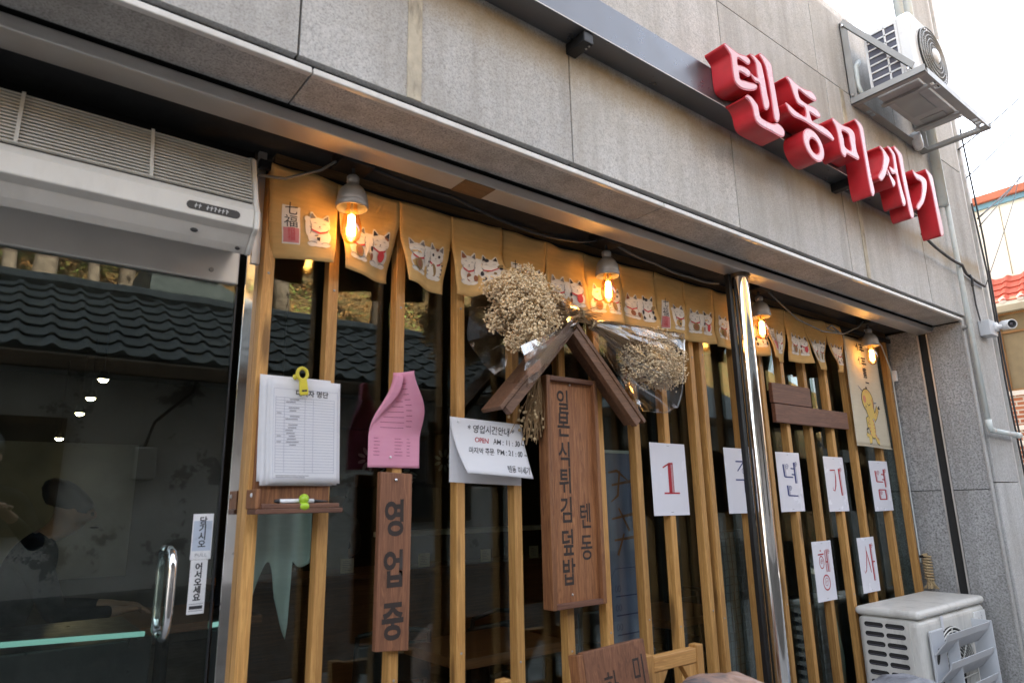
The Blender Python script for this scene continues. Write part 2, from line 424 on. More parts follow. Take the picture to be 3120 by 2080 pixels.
# ---------------------------------------------------------------- shop building
SZ = 2.355                                   # soffit height
shop = thing('shop_building', 'grey granite-clad shop front with recessed glazed entrance', 'building', (2.0, 0, 0))
XJ = [-2.30, -1.37, -0.44, 0.495, 1.427, 2.372, 3.335, 4.30, 4.795]
def panel(name, x0, x1, y0, y1, z0, z1, mat, g=0.0030, bev=0.0015):
    MB().box(x0+g, x1-g, y0, y1, z0+g, z1-g).build(name, mat, shop, bevel=bev)
for a, b in zip(XJ[:-1], XJ[1:]):
    panel('stone_panel', a, b, 0, 0.024, 2.393, 3.507, 'stone')
for a, b in zip([-2.30, -1.37, -0.44, 0.495, 1.427, 2.372, 3.27, 4.19], [-1.37, -0.44, 0.495, 1.427, 2.372, 3.27, 4.19, 4.795]):
    panel('stone_panel', a, b, 0.001, 0.025, 3.507, 4.02, 'stone')
for a, b in zip([-2.3, -0.80, 0.532, 1.877, 3.305], [-0.80, 0.532, 1.877, 3.305, 4.72]):
    panel('soffit_panel', a, b, 0.012, 0.163, SZ, SZ+0.02, 'soffit', 0.002)
    MB().box(a+0.002, b-0.002, -0.006, 0.012, SZ-0.001, SZ+0.017).build('edge_strip', 'edge', shop, bevel=0.003)
# mass behind the cladding (dark joints show it), recess lining
MB().box(-2.3, 4.795, 0.026, 0.60, 2.378, 4.0).build('wall_core', 'dark_gap', shop)
MB().box(-8.0, 5.1, 1.6, 9.0, 4.0, 8.0).build('shade_block_upper', 'stone', shop)  # added unseen block that keeps the sun off the alley and opposite roof
MB().box(5.3, 12.5, 2.1, 9.0, 0.0, 8.0).build('shade_block_rear', 'soffit', shop)  # unseen mass put in to shade the opposite wall further right
MB().box(-8.0, 5.2, 0.602, 9.0, 3.2, 3.99).build('roof_slab', 'soffit', shop)
for x0, x1 in ((0.80, 0.845), (3.49, 3.528)):
    MB().box(x0, x1, -0.004, 0.001, 2.396, 3.50).build('joint_strip', 'caulk', shop, bevel=0.001)
for x, z in ((0.825, 2.66), (3.51, 2.55), (0.822, 2.43)):
    MB().lathe([(0, -0.012), (0.006, -0.011), (0.008, -0.006), (0.008, 0.0)], Matrix.Translation((x, -0.004, z)) @ Matrix.Rotation(rad(-90), 4, 'X') @ Matrix.Scale(-1, 4, (0, 0, 1)), 10).build('bolt', 'zinc', shop)
# stainless beam of the old roller shutter and its guides
MB().box(-2.3, 4.72, 0.176, 0.266, 2.316, 2.352).build('shutter_beam', 'brushed', shop, bevel=0.003)
MB().box(-2.3, 4.72, 0.266, 0.272, 2.322, 2.376).build('beam_lip', 'dark_bronze', shop)
MB().box(1.115, 1.235, 0.176, 0.264, 2.3135, 2.3155).build('beam_patch', 'header', shop)
# return wall on the right: panels, shutter guide channel
XR = 4.722
for z0, z1 in ((0.0, 1.33), (1.33, 2.353)):
    MB().box(XR, XR+0.03, 0.012, 0.205, z0+.002, z1-.002).build('stone_panel', 'rough_stone', shop, bevel=0.002)
    MB().box(XR, XR+0.03, 0.272, 0.60, z0+.002, z1-.002).build('stone_panel', 'rough_stone', shop, bevel=0.002)
ch = MB(); ch.box(XR-0.004, XR+0.001, 0.206, 0.216, 0, 2.314); ch.box(XR-0.004, XR+0.001, 0.261, 0.271, 0, 2.314); MB().box(XR+0.03, XR+0.034, 0.206, 0.271, 0, 2.314).build('guide_back', 'dark', shop)
ch.build('shutter_guide', 'brushed', shop)
MB().box(XR+0.035, 4.79, 0.03, 0.6, 0, 2.375).build('wall_core', 'dark_gap', shop)
# front edge of the return wall (two thin fillets) and pilaster
MB().box(XR-0.004, XR+0.026, 0.0, 0.011, 0, SZ-0.003).build('edge_strip', 'stone', shop, bevel=0.003)
MB().box(XR+0.030, XR+0.068, 0.010, 0.029, 0, SZ+0.03).build('edge_strip', 'soffit', shop, bevel=0.003)
for z0, z1 in ((0.0, 1.37), (1.37, 3.507), (3.507, 5.4), (5.4, 7.2)):
    panel('stone_panel', 4.797, 5.205, -0.003, 0.06, z0, z1, 'stone')
MB().box(4.80, 5.20, 0.061, 0.30, 0, 3.95).build('pilaster_core', 'soffit', shop)
# ribbed corner moulding with a slot window at the far corner
for i, (x0, x1, y) in enumerate(((5.207, 5.245, 0.05), (5.247, 5.285, 0.015), (5.287, 5.325, 0.04), (5.327, 5.372, 0.005))):
    MB().box(x0, x1, y, 0.09, 0, 7.1).build('corner_rib', 'edge' if i % 2 else 'stone', shop, bevel=0.004)
for z0, z1 in ((2.62, 3.43), (1.70, 2.46)):
    MB().box(5.211, 5.243, 0.043, 0.0495, z0, z1).build('slot_window', 'black_plastic', shop)
# recess ceiling, header board, dark box above the door
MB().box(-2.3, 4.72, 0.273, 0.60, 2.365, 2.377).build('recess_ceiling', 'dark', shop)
MB().box(0.60, 4.70, 0.452, 0.468, 2.285, 2.363).build('header_board', 'header', shop)
MB().box(0.545, 4.70, 0.425, 0.447, 2.292, 2.318).build('header_bar', 'black_metal', shop, bevel=0.002)
MB().box(-2.3, 0.545, 0.492, 0.53, 2.06, 2.364).build('door_header', 'black_metal', shop)
# window panes
for x0, x1 in ((0.603, 2.598), (2.603, 4.70)):
    MB().box(x0, x1, 0.496, 0.504, 0.10, 2.284).build('window_pane', 'glass', shop)
MB().box(0.60, 4.70, 0.485, 0.515, 0.0, 0.098).build('window_sill', 'brushed', shop, bevel=0.003)
# door, jamb
MB().box(0.541, 0.599, 0.470, 0.53, 0, 2.362).build('door_jamb', 'mirror', shop, bevel=0.002)
MB().box(0.552, 0.575, 0.462, 0.4695, 2.0, 2.36).build('jamb_bracket', 'brushed', shop)
door = MB().box(-0.42, 0.524, 0.497, 0.507, 0.05, 1.932).build('glass_door', 'glass', shop)
MB().box(0.5245, 0.529, 0.4965, 0.5075, 0.05, 1.932).build('door_edge', 'black_plastic', door)
MB().box(-0.42, 0.527, 0.487, 0.517, 1.934, 2.055).build('top_rail', 'satin', door, bevel=0.004)
MB().lathe([(0.0, -0.004), (0.006, -0.004), (0.007, 0)], Matrix.Translation((0.45, 0.487, 1.965)) @ Matrix.Rotation(rad(90), 4, 'X') @ Matrix.Scale(-1, 4, (0, 0, 1)), 10).build('screw', 'zinc', door)
hp = [(0.409, 0.494, 1.000), (0.409, 0.470, 0.996), (0.410, 0.449, 1.004), (0.411, 0.440, 1.03)] + [(0.411, 0.438, 1.03+i*0.018) for i in range(1, 8)] + [(0.411, 0.440, 1.175), (0.410, 0.449, 1.197), (0.409, 0.470, 1.204), (0.409, 0.494, 1.201)]
MB().tube(hp, 0.0105, 12).build('handle', 'chrome', door, smooth=True)
hp2 = [(x, 1.004-y, z) for x, y, z in hp]
MB().tube(hp2, 0.0105, 12).build('handle', 'chrome', door, smooth=True)
MB().box(-2.3, -0.43, 0.497, 0.507, 0.05, 2.05).build('window_pane', 'glass', shop)
# ---- inside of the room
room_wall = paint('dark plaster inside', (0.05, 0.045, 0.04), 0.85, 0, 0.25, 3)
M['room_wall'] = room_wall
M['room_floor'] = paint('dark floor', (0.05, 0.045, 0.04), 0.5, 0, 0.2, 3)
M['counter'] = wood('counter wood', (0.34, 0.13, 0.05), (0.22, 0.08, 0.03), 0.6, 0.4, axis=0, knots=False)
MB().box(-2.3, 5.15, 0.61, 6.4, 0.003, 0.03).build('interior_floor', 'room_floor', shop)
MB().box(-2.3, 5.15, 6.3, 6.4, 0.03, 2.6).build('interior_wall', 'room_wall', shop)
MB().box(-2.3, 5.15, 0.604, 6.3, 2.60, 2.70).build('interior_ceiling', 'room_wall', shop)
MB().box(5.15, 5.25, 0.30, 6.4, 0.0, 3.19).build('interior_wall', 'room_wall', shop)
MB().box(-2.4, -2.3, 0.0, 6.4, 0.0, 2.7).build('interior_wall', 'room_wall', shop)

# steel post in front of the glazing
cp = thing('steel_post', 'tall round polished steel post between the two window bays', 'post', (2.70, 0.235, 0))
MB().lathe([(0.038, 0.0), (0.038, 2.30)], Matrix.Translation((2.681, 0.222, 0)), 40).build('tube', 'mirror', cp, smooth=True)
MB().lathe([(0.0, 2.30), (0.046, 2.30), (0.046, 2.316), (0.0, 2.316)], Matrix.Translation((2.681, 0.222, 0)), 32).build('top_flange', 'dark_bronze', cp)
MB().lathe([(0.0, 0.014), (0.07, 0.012), (0.07, 0.0), (0, 0)], Matrix.Translation((2.681, 0.222, 0)), 32).build('base_flange', 'brushed', cp)
MB().box(2.618, 2.642, 0.240, 0.262, 0, 2.315).build('guide_dark_edge', 'black_metal', cp, bevel=0.002)  # guide channel at top; lower length stands in for the tube's dark edge reflection

# ---------------------------------------------------------------- opposite side of the alley (seen mirrored in the glass)
M['roof_tile'] = paint('dark grey green metal tile', (0.072, 0.077, 0.075), 0.55, 0.0, 0.2, 5)
s_ = N('peeling plaster'); v_ = s_.coords(rnd=False)
f_ = s_.noise(v_, 2.2, 10, 0.68); p_ = s_.ramp(f_, [(0.57, 0), (0.585, 1)])
c_ = s_.ramp(s_.noise(v_, 3, 8, 0.6), [(0.3, (0.38, 0.375, 0.365)), (0.7, (0.52, 0.51, 0.50))])
c_ = s_.mix(p_, c_, (0.20, 0.195, 0.19)); s_.bsdf(c_, 0.9, 0, s_.noise(v_, 18, 9, 0.7), 0.7, 0.02); M['plaster'] = s_.m
s_ = N('rough rubble base'); v_ = s_.coords(rnd=False)
f_ = s_.noise(v_, 5, 10, 0.7, 0.6); s_.bsdf(s_.ramp(f_, [(0.3, (0.09, 0.09, 0.085)), (0.7, (0.26, 0.25, 0.24))]), 0.95, 0, f_, 1.0, 0.08); M['rubble'] = s_.m
house = thing('tiled_house', 'low plastered house with dark tiled roof across the alley, seen in the glass', 'house', (1.0, -3.6, 0))
MB().box(-7, 9, -6.2, -3.25, 0.75, 2.42).build('wall', 'plaster', house)
MB().box(-7, 9, -6.25, -3.17, 0, 0.75).build('wall_base', 'rubble', house, bevel=0.02)
EY, EZ, RY, RZ = -2.92, 2.39, -4.22, 3.20
roof = MB().prism([(EY, EZ-0.07), (EY, EZ-0.03), (RY, RZ-0.03), (2*RY-EY, EZ-0.03), (2*RY-EY, EZ-0.07), (-3.25, EZ-0.05)], lambda a, b, w: (w, a, b), -7.2, 9.2).build('roof', 'roof_tile', house)
slope = math.hypot(RY-EY, RZ-EZ); NR, TP = 7, 0.205
rowl = slope/NR
def tile_fn(u, v, wd=TP, ln=rowl):
    x = u*wd; p = 0.5-0.5*math.cos(2*math.pi*max(0, (u-0.45))/0.55) if u > 0.45 else 0.0
    return (x, v*(ln+0.02), 0.004 + 0.035*p + 0.022*(1-v))
tm = MB(); tm.grid(lambda u, v: tile_fn(u, v), 9, 1); tm.grid(lambda u, v: (tile_fn(u, 0)[0], 0, tile_fn(u, 0)[2]*(1-v)), 9, 1)
tile_me = tm.mesh('tile', 'roof_tile', False)
ang = math.atan2(RZ-EZ, EY-RY)
for r in range(NR):
    for c in range(30):
        o = bpy.data.objects.new('tile', tile_me); col.objects.link(o); o.parent = roof
        t = r/NR
        o.location = (-1.3 + c*TP + (0.0), EY+(RY-EY)*t, EZ-0.03+(RZ-EZ)*t); o.rotation_euler = (0, 0, 0)
        o.matrix_basis = Matrix.Translation(o.location) @ Matrix(((1, 0, 0, 0), (0, -math.cos(ang), math.sin(ang), 0), (0, math.sin(ang), math.cos(ang), 0), (0, 0, 0, 1)))
MB().tube([(x, RY, RZ-0.01+0.012*(i % 2)) for i, x in enumerate([-7.2+0.28*k for k in range(59)])], 0.085, 8).build('ridge_cap', 'roof_tile', roof)
MB().box(-7.2, 9.2, EY-0.02, EY+0.02, EZ-0.15, EZ-0.04).build('gutter', 'dark_bronze', roof, bevel=0.01)
for x0 in (-0.45, 3.0):
    wn = MB().box(x0, x0+0.9, -3.25, -3.21, 1.15, 1.95).build('window', 'dark_bronze', house, bevel=0.004)
    MB().box(x0+0.05, x0+0.43, -3.209, -3.205, 1.2, 1.9).build('pane', 'black_plastic', wn); MB().box(x0+0.47, x0+0.85, -3.209, -3.205, 1.2, 1.9).build('pane', 'black_plastic', wn)
MB().box(0.88, 1.03, -3.25, -3.13, 1.52, 1.76).build('meter_box', 'zinc', house, bevel=0.015)
MB().tube([(0.95, -3.19, 1.76), (1.0, -3.18, 1.95), (1.25, -3.2, 2.2), (1.3, -3.2, 2.4)], 0.012, 6).build('meter_cable', 'cord', house)
# green shed roof behind the ridge
shed = thing('shed', 'small dark green shed roof behind the tiled house', 'shed', (2.0, -5.6, 0))
M['shed'] = paint('dark green sheet', (0.010, 0.017, 0.015), 0.6)
MB().prism([(1.15, 3.0), (1.2, 4.05), (3.0, 3.25), (3.0, 3.0)], lambda a, b, w: (a, w, b), -6.6, -5.2).build('roof', 'shed', shed)
MB().box(1.3, 2.9, -6.5, -5.3, 0, 2.98).build('wall', 'shed', shed)
# wooded hillside
def hz(x, y):
    d = -6.4 - y
    return 1.9 + 0.78*d - 0.012*d*d*(1 if d < 20 else 1) + 0.35*noise.noise(Vector((x*0.35, y*0.35, 0))) + 0.12*noise.noise(Vector((x*1.7, y*1.7, 3)))
s_ = N('leaf litter'); v_ = s_.coords(rnd=False)
f_ = s_.noise(v_, 26, 10, 0.8); g_ = s_.noise(v_, 2.6, 8, 0.7)
c_ = s_.ramp(f_, [(0.25, (0.05, 0.035, 0.015)), (0.45, (0.22, 0.12, 0.035)), (0.6, (0.36, 0.19, 0.05)), (0.75, (0.42, 0.30, 0.12))])
c_ = s_.mix(s_.ramp(g_, [(0.5, 0), (0.62, 0.75)]), c_, (0.10, 0.14, 0.025)); s_.bsdf(c_, 0.95, 0, f_, 1.0, 0.1); M['litter'] = s_.m
hill = MB().grid(lambda u, v: (-22+u*48, -6.4-v*24, hz(-22+u*48, -6.4-v*24) if v > 0 else -0.3), 110, 60).build('hill', 'litter', smooth=True); tag(hill, 'sunlit wooded hillside with fallen leaves', None, kind='structure')
M['bark'] = paint('pine bark', (0.16, 0.115, 0.08), 0.95, 0, 0.35, 12, bump=0.8)
M['leaf'] = paint('autumn foliage', (0.13, 0.11, 0.03), 0.8, 0, 0.5, 3)
def tree(x, y, h, r, seed, label):
    rd = random.Random(seed); z = hz(x, y)-0.1
    t = thing('tree', label, 'tree', (x, y, z), 'trees on the hillside')
    pts = [Vector((x+rd.uniform(-.05, .05)*i + 0.05*i*rd.uniform(-1, 1), y+0.05*i*rd.uniform(-1, 1), z+h*i/7)) for i in range(8)]
    mb = MB().tube(pts, [r*(1.25 if i == 0 else 1-0.11*i) for i in range(8)], 9)
    lv = MB()
    for k in range(14):
        i = rd.randint(3, 6); p = pts[i]; a = rd.uniform(0, 6.28); ln = rd.uniform(0.8, 1.8)
        q = p + Vector((math.cos(a)*ln, math.sin(a)*ln, rd.uniform(0.2, 0.9)))
        mb.tube([p, (p+q)/2+Vector((0, 0, 0.12)), q], [r*0.3, r*0.2, r*0.06], 5)
        for _ in range(70):
            c = p.lerp(q, rd.uniform(0.35, 1.15)) + Vector((rd.gauss(0, .28), rd.gauss(0, .28), rd.gauss(0, .22)))
            n = Vector((rd.uniform(-1, 1), rd.uniform(-1, 1), rd.uniform(-1, 1))).normalized(); e = n.orthogonal().normalized()*rd.uniform(0.05, 0.10); f = n.cross(e)*1.0
            lv.add([c+e, c+f*0.6, c-e, c-f*0.6], [(0, 1, 2, 3)])
    mb.build('trunk', 'bark', t, smooth=True); lv.build('crown', 'leaf', t)
TR = [(0.35, -9.2, 7.5, 0.17), (1.55, -10.2, 8, 0.13), (-0.6, -10.6, 8, 0.14), (2.9, -9.6, 7, 0.15), (4.3, -10.4, 8, 0.17), (3.6, -12, 8, 0.14), (6.1, -9.8, 8, 0.18), (-2.6, -9.4, 8, 0.16), (8.4, -10.5, 8, 0.17), (0.9, -13, 9, 0.16), (0.0, -8.6, 7, 0.10), (1.0, -9.0, 7, 0.09), (2.2, -8.8, 7, 0.11), (3.5, -9.0, 7, 0.10), (5.2, -13.5, 9, 0.16), (11, -11, 9, 0.18), (-5, -11, 9, 0.2), (14.5, -10, 9, 0.18)]
for i, (x, y, h, r) in enumerate(TR):
    tree(x, y, h, r, 100+i, 'tall bare-trunked tree on the sunlit hillside across the alley')

# fallen leaves and low scrub standing on the slope
rd = random.Random(77); lf = MB()
for _ in range(16000):
    x = rd.uniform(-4, 9); y = -7.0 - 6.5*rd.random()**1.2; z = hz(x, y); h = rd.uniform(0.0, 0.16)*(2.2 if noise.noise(Vector((x*0.8, y*0.8, 9))) > 0.15 else 0.6)
    c = Vector((x, y, z+h)); n = Vector((rd.uniform(-1, 1), rd.uniform(-.3, 1), rd.uniform(0, 1))).normalized(); e = n.orthogonal().normalized()*rd.uniform(0.02, 0.055); f2 = n.cross(e)
    lf.cur = 0 if noise.noise(Vector((x*0.7, y*0.7, 4))) < 0.12 else 1
    if rd.random() < 0.2: lf.cur = 2
    lf.add([c+e, c+f2*0.6, c-e, c-f2*0.6], [(0, 1, 2, 3)])
M['leaf_o'] = paint('orange fallen leaf', (0.40, 0.19, 0.05), 0.8, 0, 0.4, 4); M['leaf_g'] = paint('yellow green leaf', (0.22, 0.26, 0.05), 0.8, 0, 0.4, 4); M['leaf_b'] = paint('brown fallen leaf', (0.16, 0.08, 0.03), 0.8, 0, 0.4, 4)
o = lf.build('leaf_litter', ['leaf_o', 'leaf_g', 'leaf_b']); tag(o, 'fallen leaves and scrub covering the sunlit hillside', 'leaves', kind='stuff')

# ================================================================== SIGN
rl = thing('sign_rail', 'long grey metal channel carrying the red letters above the shop', 'rail', (1.6, -0.05, 2.84))
MB().box(-1.5, 4.03, -0.097, -0.001, 2.842, 2.995).build('channel', 'rail', rl, bevel=0.003)
MB().box(-1.5, 4.03, -0.0985, -0.0972, 2.842, 2.846).build('edge_seam', 'edge', rl)
for x in (1.435, 3.245):
    b = MB().box(x-0.022, x+0.022, -0.092, 0.0, 2.800, 2.841).build('bracket', 'black_metal', rl, bevel=0.003)
    for yy in (-0.08, -0.065):
        MB().lathe([(0.0, -0.004), (0.004, -0.003), (0.004, 0)], Matrix.Translation((x+0.012, yy, 2.799)), 8).build('screw', 'zinc', b)
LET = [('텐',[[[(2089,3035),(2115,3033),(2149,3030),(2183,3028),(2225,3038),(2246,3039),(2260,3031),(2259,3019),(2245,3006),(2229,3003),(2204,3004),(2179,3005),(2167,2997),(2166,2971),(2184,2975),(2210,2980),(2235,2980),(2252,2974),(2251,2960),(2235,2947),(2219,2943),(2199,2945),(2174,2943),(2169,2933),(2172,2908),(2204,2914),(2235,2920),(2267,2928),(2288,2930),(2292,2921),(2279,2906),(2250,2890),(2212,2876),(2176,2868),(2152,2870),(2134,2879),(2126,2902),(2124,2933),(2124,2966),(2121,2995),(2106,3008),(2087,3022)]],[[(2266,3065),(2292,3070),(2318,3063),(2337,3055),(2346,3045),(2352,3019),(2359,2971),(2364,2915),(2371,2880),(2364,2857),(2347,2839),(2331,2836),(2323,2848),(2317,2889),(2313,2925),(2309,2945),(2285,2942),(2266,2949),(2255,2962),(2262,2970),(2276,2966),(2302,2970),(2301,2988),(2301,3029),(2288,3047),(2269,3056)]],[[(2341,3101),(2368,3103),(2399,3095),(2422,3084),(2427,3068),(2428,3020),(2433,2959),(2438,2899),(2442,2852),(2434,2825),(2417,2809),(2401,2810),(2394,2831),(2392,2891),(2388,2955),(2382,3008),(2374,3049),(2357,3073),(2341,3087)]],[[(2211,2854),(2239,2856),(2267,2843),(2281,2832),(2284,2810),(2290,2786),(2313,2781),(2355,2782),(2388,2789),(2412,2801),(2440,2800),(2460,2791),(2465,2776),(2456,2759),(2441,2750),(2412,2745),(2358,2745),(2305,2743),(2270,2746),(2251,2756),(2242,2775),(2239,2800),(2228,2822),(2210,2835),(2196,2837)]]]),('동',[[[(2548,3078),(2578,3078),(2611,3070),(2659,3067),(2703,3072),(2743,3082),(2773,3075),(2789,3061),(2779,3046),(2759,3040),(2727,3038),(2684,3040),(2642,3046),(2626,3038),(2633,3004),(2662,2997),(2698,2996),(2731,3001),(2769,3003),(2798,2991),(2805,2979),(2792,2965),(2765,2959),(2733,2960),(2705,2960),(2710,2941),(2719,2924),(2756,2923),(2808,2929),(2853,2926),(2884,2918),(2906,2903),(2901,2892),(2886,2885),(2850,2888),(2786,2889),(2724,2893),(2675,2895),(2626,2894),(2578,2888),(2543,2890),(2518,2905),(2506,2932),(2535,2932),(2573,2922),(2614,2919),(2665,2924),(2667,2966),(2643,2968),(2610,2968),(2592,2983),(2580,3006),(2568,3034),(2555,3054),(2535,3066)]],('O',(2703,2799),87,74)]),('미',[[[(2922,3014),(2962,3010),(3011,3007),(3082,3018),(3116,3013),(3131,2991),(3124,2951),(3125,2909),(3141,2882),(3130,2867),(3107,2862),(3055,2861),(3014,2859),(3000,2842),(2985,2834),(2966,2839),(2955,2857),(2951,2906),(2946,2949),(2933,2977),(2914,2997)],[(2994,2973),(3058,2977),(3065,2940),(3064,2891),(3005,2892),(3004,2933)]],[[(3165,3096),(3209,3092),(3232,3079),(3238,3052),(3235,2964),(3238,2885),(3243,2811),(3255,2745),(3241,2715),(3220,2706),(3208,2727),(3202,2794),(3198,2900),(3194,2979),(3187,3048),(3168,3075),(3153,3084)]]]),('세',[[[(3411,3033),(3451,3021),(3484,3002),(3494,2980),(3463,2936),(3427,2886),(3384,2844),(3354,2824),(3326,2827),(3333,2848),(3375,2889),(3401,2926),(3422,2977),(3417,3005),(3397,3021)]],[[(3452,2918),(3478,2891),(3503,2879),(3522,2860),(3503,2833),(3478,2833),(3459,2866),(3441,2900)]],[[(3515,3065),(3552,3054),(3577,3037),(3577,2992),(3579,2922),(3594,2847),(3613,2783),(3593,2755),(3566,2753),(3556,2796),(3548,2863),(3541,2915),(3502,2906),(3481,2917),(3477,2934),(3494,2942),(3529,2941),(3537,2979),(3533,3028),(3495,3051)]],[[(3585,3091),(3633,3081),(3669,3062),(3668,3000),(3672,2920),(3681,2826),(3694,2745),(3684,2713),(3656,2700),(3637,2720),(3632,2778),(3621,2894),(3617,2974),(3610,3043),(3577,3068)]]]),('기',[[[(3781,3015),(3823,3006),(3892,3012),(3937,3009),(3952,2987),(3922,2925),(3865,2852),(3800,2799),(3766,2779),(3746,2784),(3766,2810),(3822,2856),(3863,2919),(3870,2968),(3810,2971),(3783,2989)]],[[(3976,3080),(4020,3072),(4055,3055),(4060,2992),(4065,2885),(4075,2792),(4077,2724),(4054,2698),(4024,2696),(4017,2767),(4012,2871),(4006,2976),(3992,3031),(3969,3062)]]])]
WHICH = {'텐': 'first', '동': 'second', '미': 'third', '세': 'fourth', '기': 'fifth'}
def letter_mesh(loops, y0, y1, off=0.0, bev=0.0):
    me = fill_curve(loops, (y0-y1)/2, bev, off)
    for v in me.vertices: v.co = Vector((v.co.x, (y0+y1)/2 - v.co.z, v.co.y))
    return me
for ch_, strokes in LET:
    loops = []
    for st in strokes:
        if st[0] == 'O':
            _, (cx, cz), rx, rz = st
            loops += [ellipse(cx/1000, cz/1000, rx/1000, rz/1000, 36), ellipse(cx/1000+0.004, cz/1000-0.004, rx*0.48/1000, rz*0.5/1000, 30)]
        else:
            for lp in st: loops.append(smooth_loop([(a/1000, b/1000) for a, b in lp]))
    xs = [p[0] for lp in loops for p in lp]; zs = [p[1] for lp in loops for p in lp]
    t = thing('sign_letter', 'thick red sign letter with pink face reading %s, %s on the sign rail' % (ch_, WHICH[ch_]), 'letter', ((min(xs)+max(xs))/2, -0.14, min(zs)), 'red letters on the sign rail')
    for nm, y0, y1, off, mt in (('return', -0.099, -0.188, 0.0, 'red'), ('rim', -0.1882, -0.1905, 0.0012, 'red_rim'), ('face', -0.1907, -0.1925, -0.0052, 'pink_face')):
        me = letter_mesh(loops, y0, y1, off); me.materials.clear(); me.materials.append(M[mt]); link(nm, me, t)

# ================================================================== UPPER AIR CONDITIONER ON BRACKET
br = thing('wall_bracket', 'grey angle-iron wall bracket under the upper air conditioner', 'bracket', (4.08, 0, 3.44))
BX0, BX1, BY, BZ = 3.605, 4.555, -0.387, 3.44
def angle_iron(p0, p1, up=(0, 0, 1), side=(1, 0, 0), a=0.04, th=0.004):
    p0, p1, up, side = map(Vector, (p0, p1, up, side)); mb = MB()
    for d1, d2 in ((up, side), (side, up)):
        q = [p0, p0+d1*a, p0+d1*a+d2*th, p0+d2*th]; q2 = [p1+(k-p0) for k in q]
        mb.add(q+q2, [(0, 1, 2, 3), (7, 6, 5, 4), (0, 4, 5, 1), (1, 5, 6, 2), (2, 6, 7, 3), (3, 7, 4, 0)])
    return mb
for x, sd in ((BX0, (1, 0, 0)), (BX1, (-1, 0, 0))):
    angle_iron((x, -0.002, BZ), (x, BY, BZ), (0, 0, 1), sd).build('arm', 'zinc', br)
    angle_iron((x, -0.002, BZ+0.041), (x, -0.002, BZ+0.53), (0, -1, 0), sd).build('upright', 'zinc', br)
    mb = angle_iron((x-0.005 if sd[0] > 0 else x+0.005, -0.008, BZ+0.515), (x-0.005 if sd[0] > 0 else x+0.005, BY+0.06, BZ+0.042), (0, -0.6, 0.8), sd, 0.034)
    mb.build('brace', 'zinc', br)
    for yy, zz in ((-0.02, BZ+0.50), (BY+0.075, BZ+0.05), (-0.02, BZ+0.05)):
        MB().lathe([(0, 0.006), (0.008, 0.005), (0.009, 0)], Matrix.Translation((x-0.006 if sd[0] > 0 else x+0.006, yy, zz)) @ Matrix.Rotation(rad(-90 if sd[0] > 0 else 90), 4, 'Y'), 8).build('bolt', 'chrome', br)
# slotted cross rails front and back
for y0, y1 in ((BY+0.002, BY+0.046), (-0.050, -0.006)):
    mb = MB(); xa, xb = BX0+0.042, BX1-0.042
    slots = [xa+0.10, xa+0.15, xb-0.17, xb-0.12, xb-0.07]
    mb.box(xa, xb, y0, y0+0.010, BZ, BZ+0.004); mb.box(xa, xb, y1-0.010, y1, BZ, BZ+0.004)
    cur = xa
    for sx in slots: mb.box(cur, sx, y0+0.010, y1-0.010, BZ, BZ+0.004); cur = sx+0.035
    mb.box(cur, xb, y0+0.010, y1-0.010, BZ, BZ+0.004)
    mb.box(xa, xb, y0 if y0 < -0.2 else y1-0.004, y0+0.004 if y0 < -0.2 else y1, BZ+0.0041, BZ+0.036)
    mb.build('cross_rail', 'zinc', br)

ac = thing('air_conditioner', 'white outdoor air conditioner on a bracket beside the red letters', 'air conditioner', (3.98, -0.2, 3.482))
M['pan'] = paint('dull galvanised pan', (0.42, 0.41, 0.39), 0.6, 0.1, 0.15, 9)
X0, X1, Y0, Y1, Z0, Z1 = 3.672, 4.34, -0.338, -0.092, 3.484, 3.875
MB().box(X0+0.002, X1, Y0, Y1, Z0+0.001, Z1).build('casing', 'ac_clean', ac, bevel=0.018, seg=3)
bp = MB().box(X0+0.03, X1-0.03, Y0+0.02, Y1-0.015, Z0-0.022, Z0+0.001).build('base_pan', 'pan', ac, bevel=0.006)
MB().box(X0+0.14, X0+0.40, Y0+0.07, Y1-0.05, Z0-0.027, Z0-0.0222).build('pan_rib', 'zinc', bp, bevel=0.003)
MB().box(X0+0.46, X0+0.58, Y0+0.06, Y1-0.06, Z0-0.026, Z0-0.0222).build('pan_rib', 'zinc', bp, bevel=0.003)
for xx in (X0+0.10, X0+0.53):
    MB().box(xx, xx+0.03, Y0+0.0, Y1, Z0-0.038, Z0-0.0224).build('foot', 'zinc', ac)
# side grille on the left end: fins behind a moulded frame
MB().box(X0-0.0035, X0+0.0018, Y0+0.075, Y1-0.012, Z0+0.03, Z1-0.035).build('coil', 'fin', ac)
gr = MB()
ys = [Y1-0.004, Y1-0.012-0.108, Y1-0.012-0.13, Y0+0.068]
for a, b in ((Y1-0.018, Y1-0.004), (Y0+0.128, Y0+0.138), (Y0+0.066, Y0+0.078)): gr.box(X0-0.010, X0-0.0036, a, b, Z0+0.012, Z1-0.02)
for k in range(8): zc = Z0+0.024+k*0.0465; gr.box(X0-0.010, X0-0.0036, Y0+0.078, Y1-0.018, zc-0.005, zc+0.005)
gr.build('side_grille', 'ac_clean', ac, bevel=0.0015)
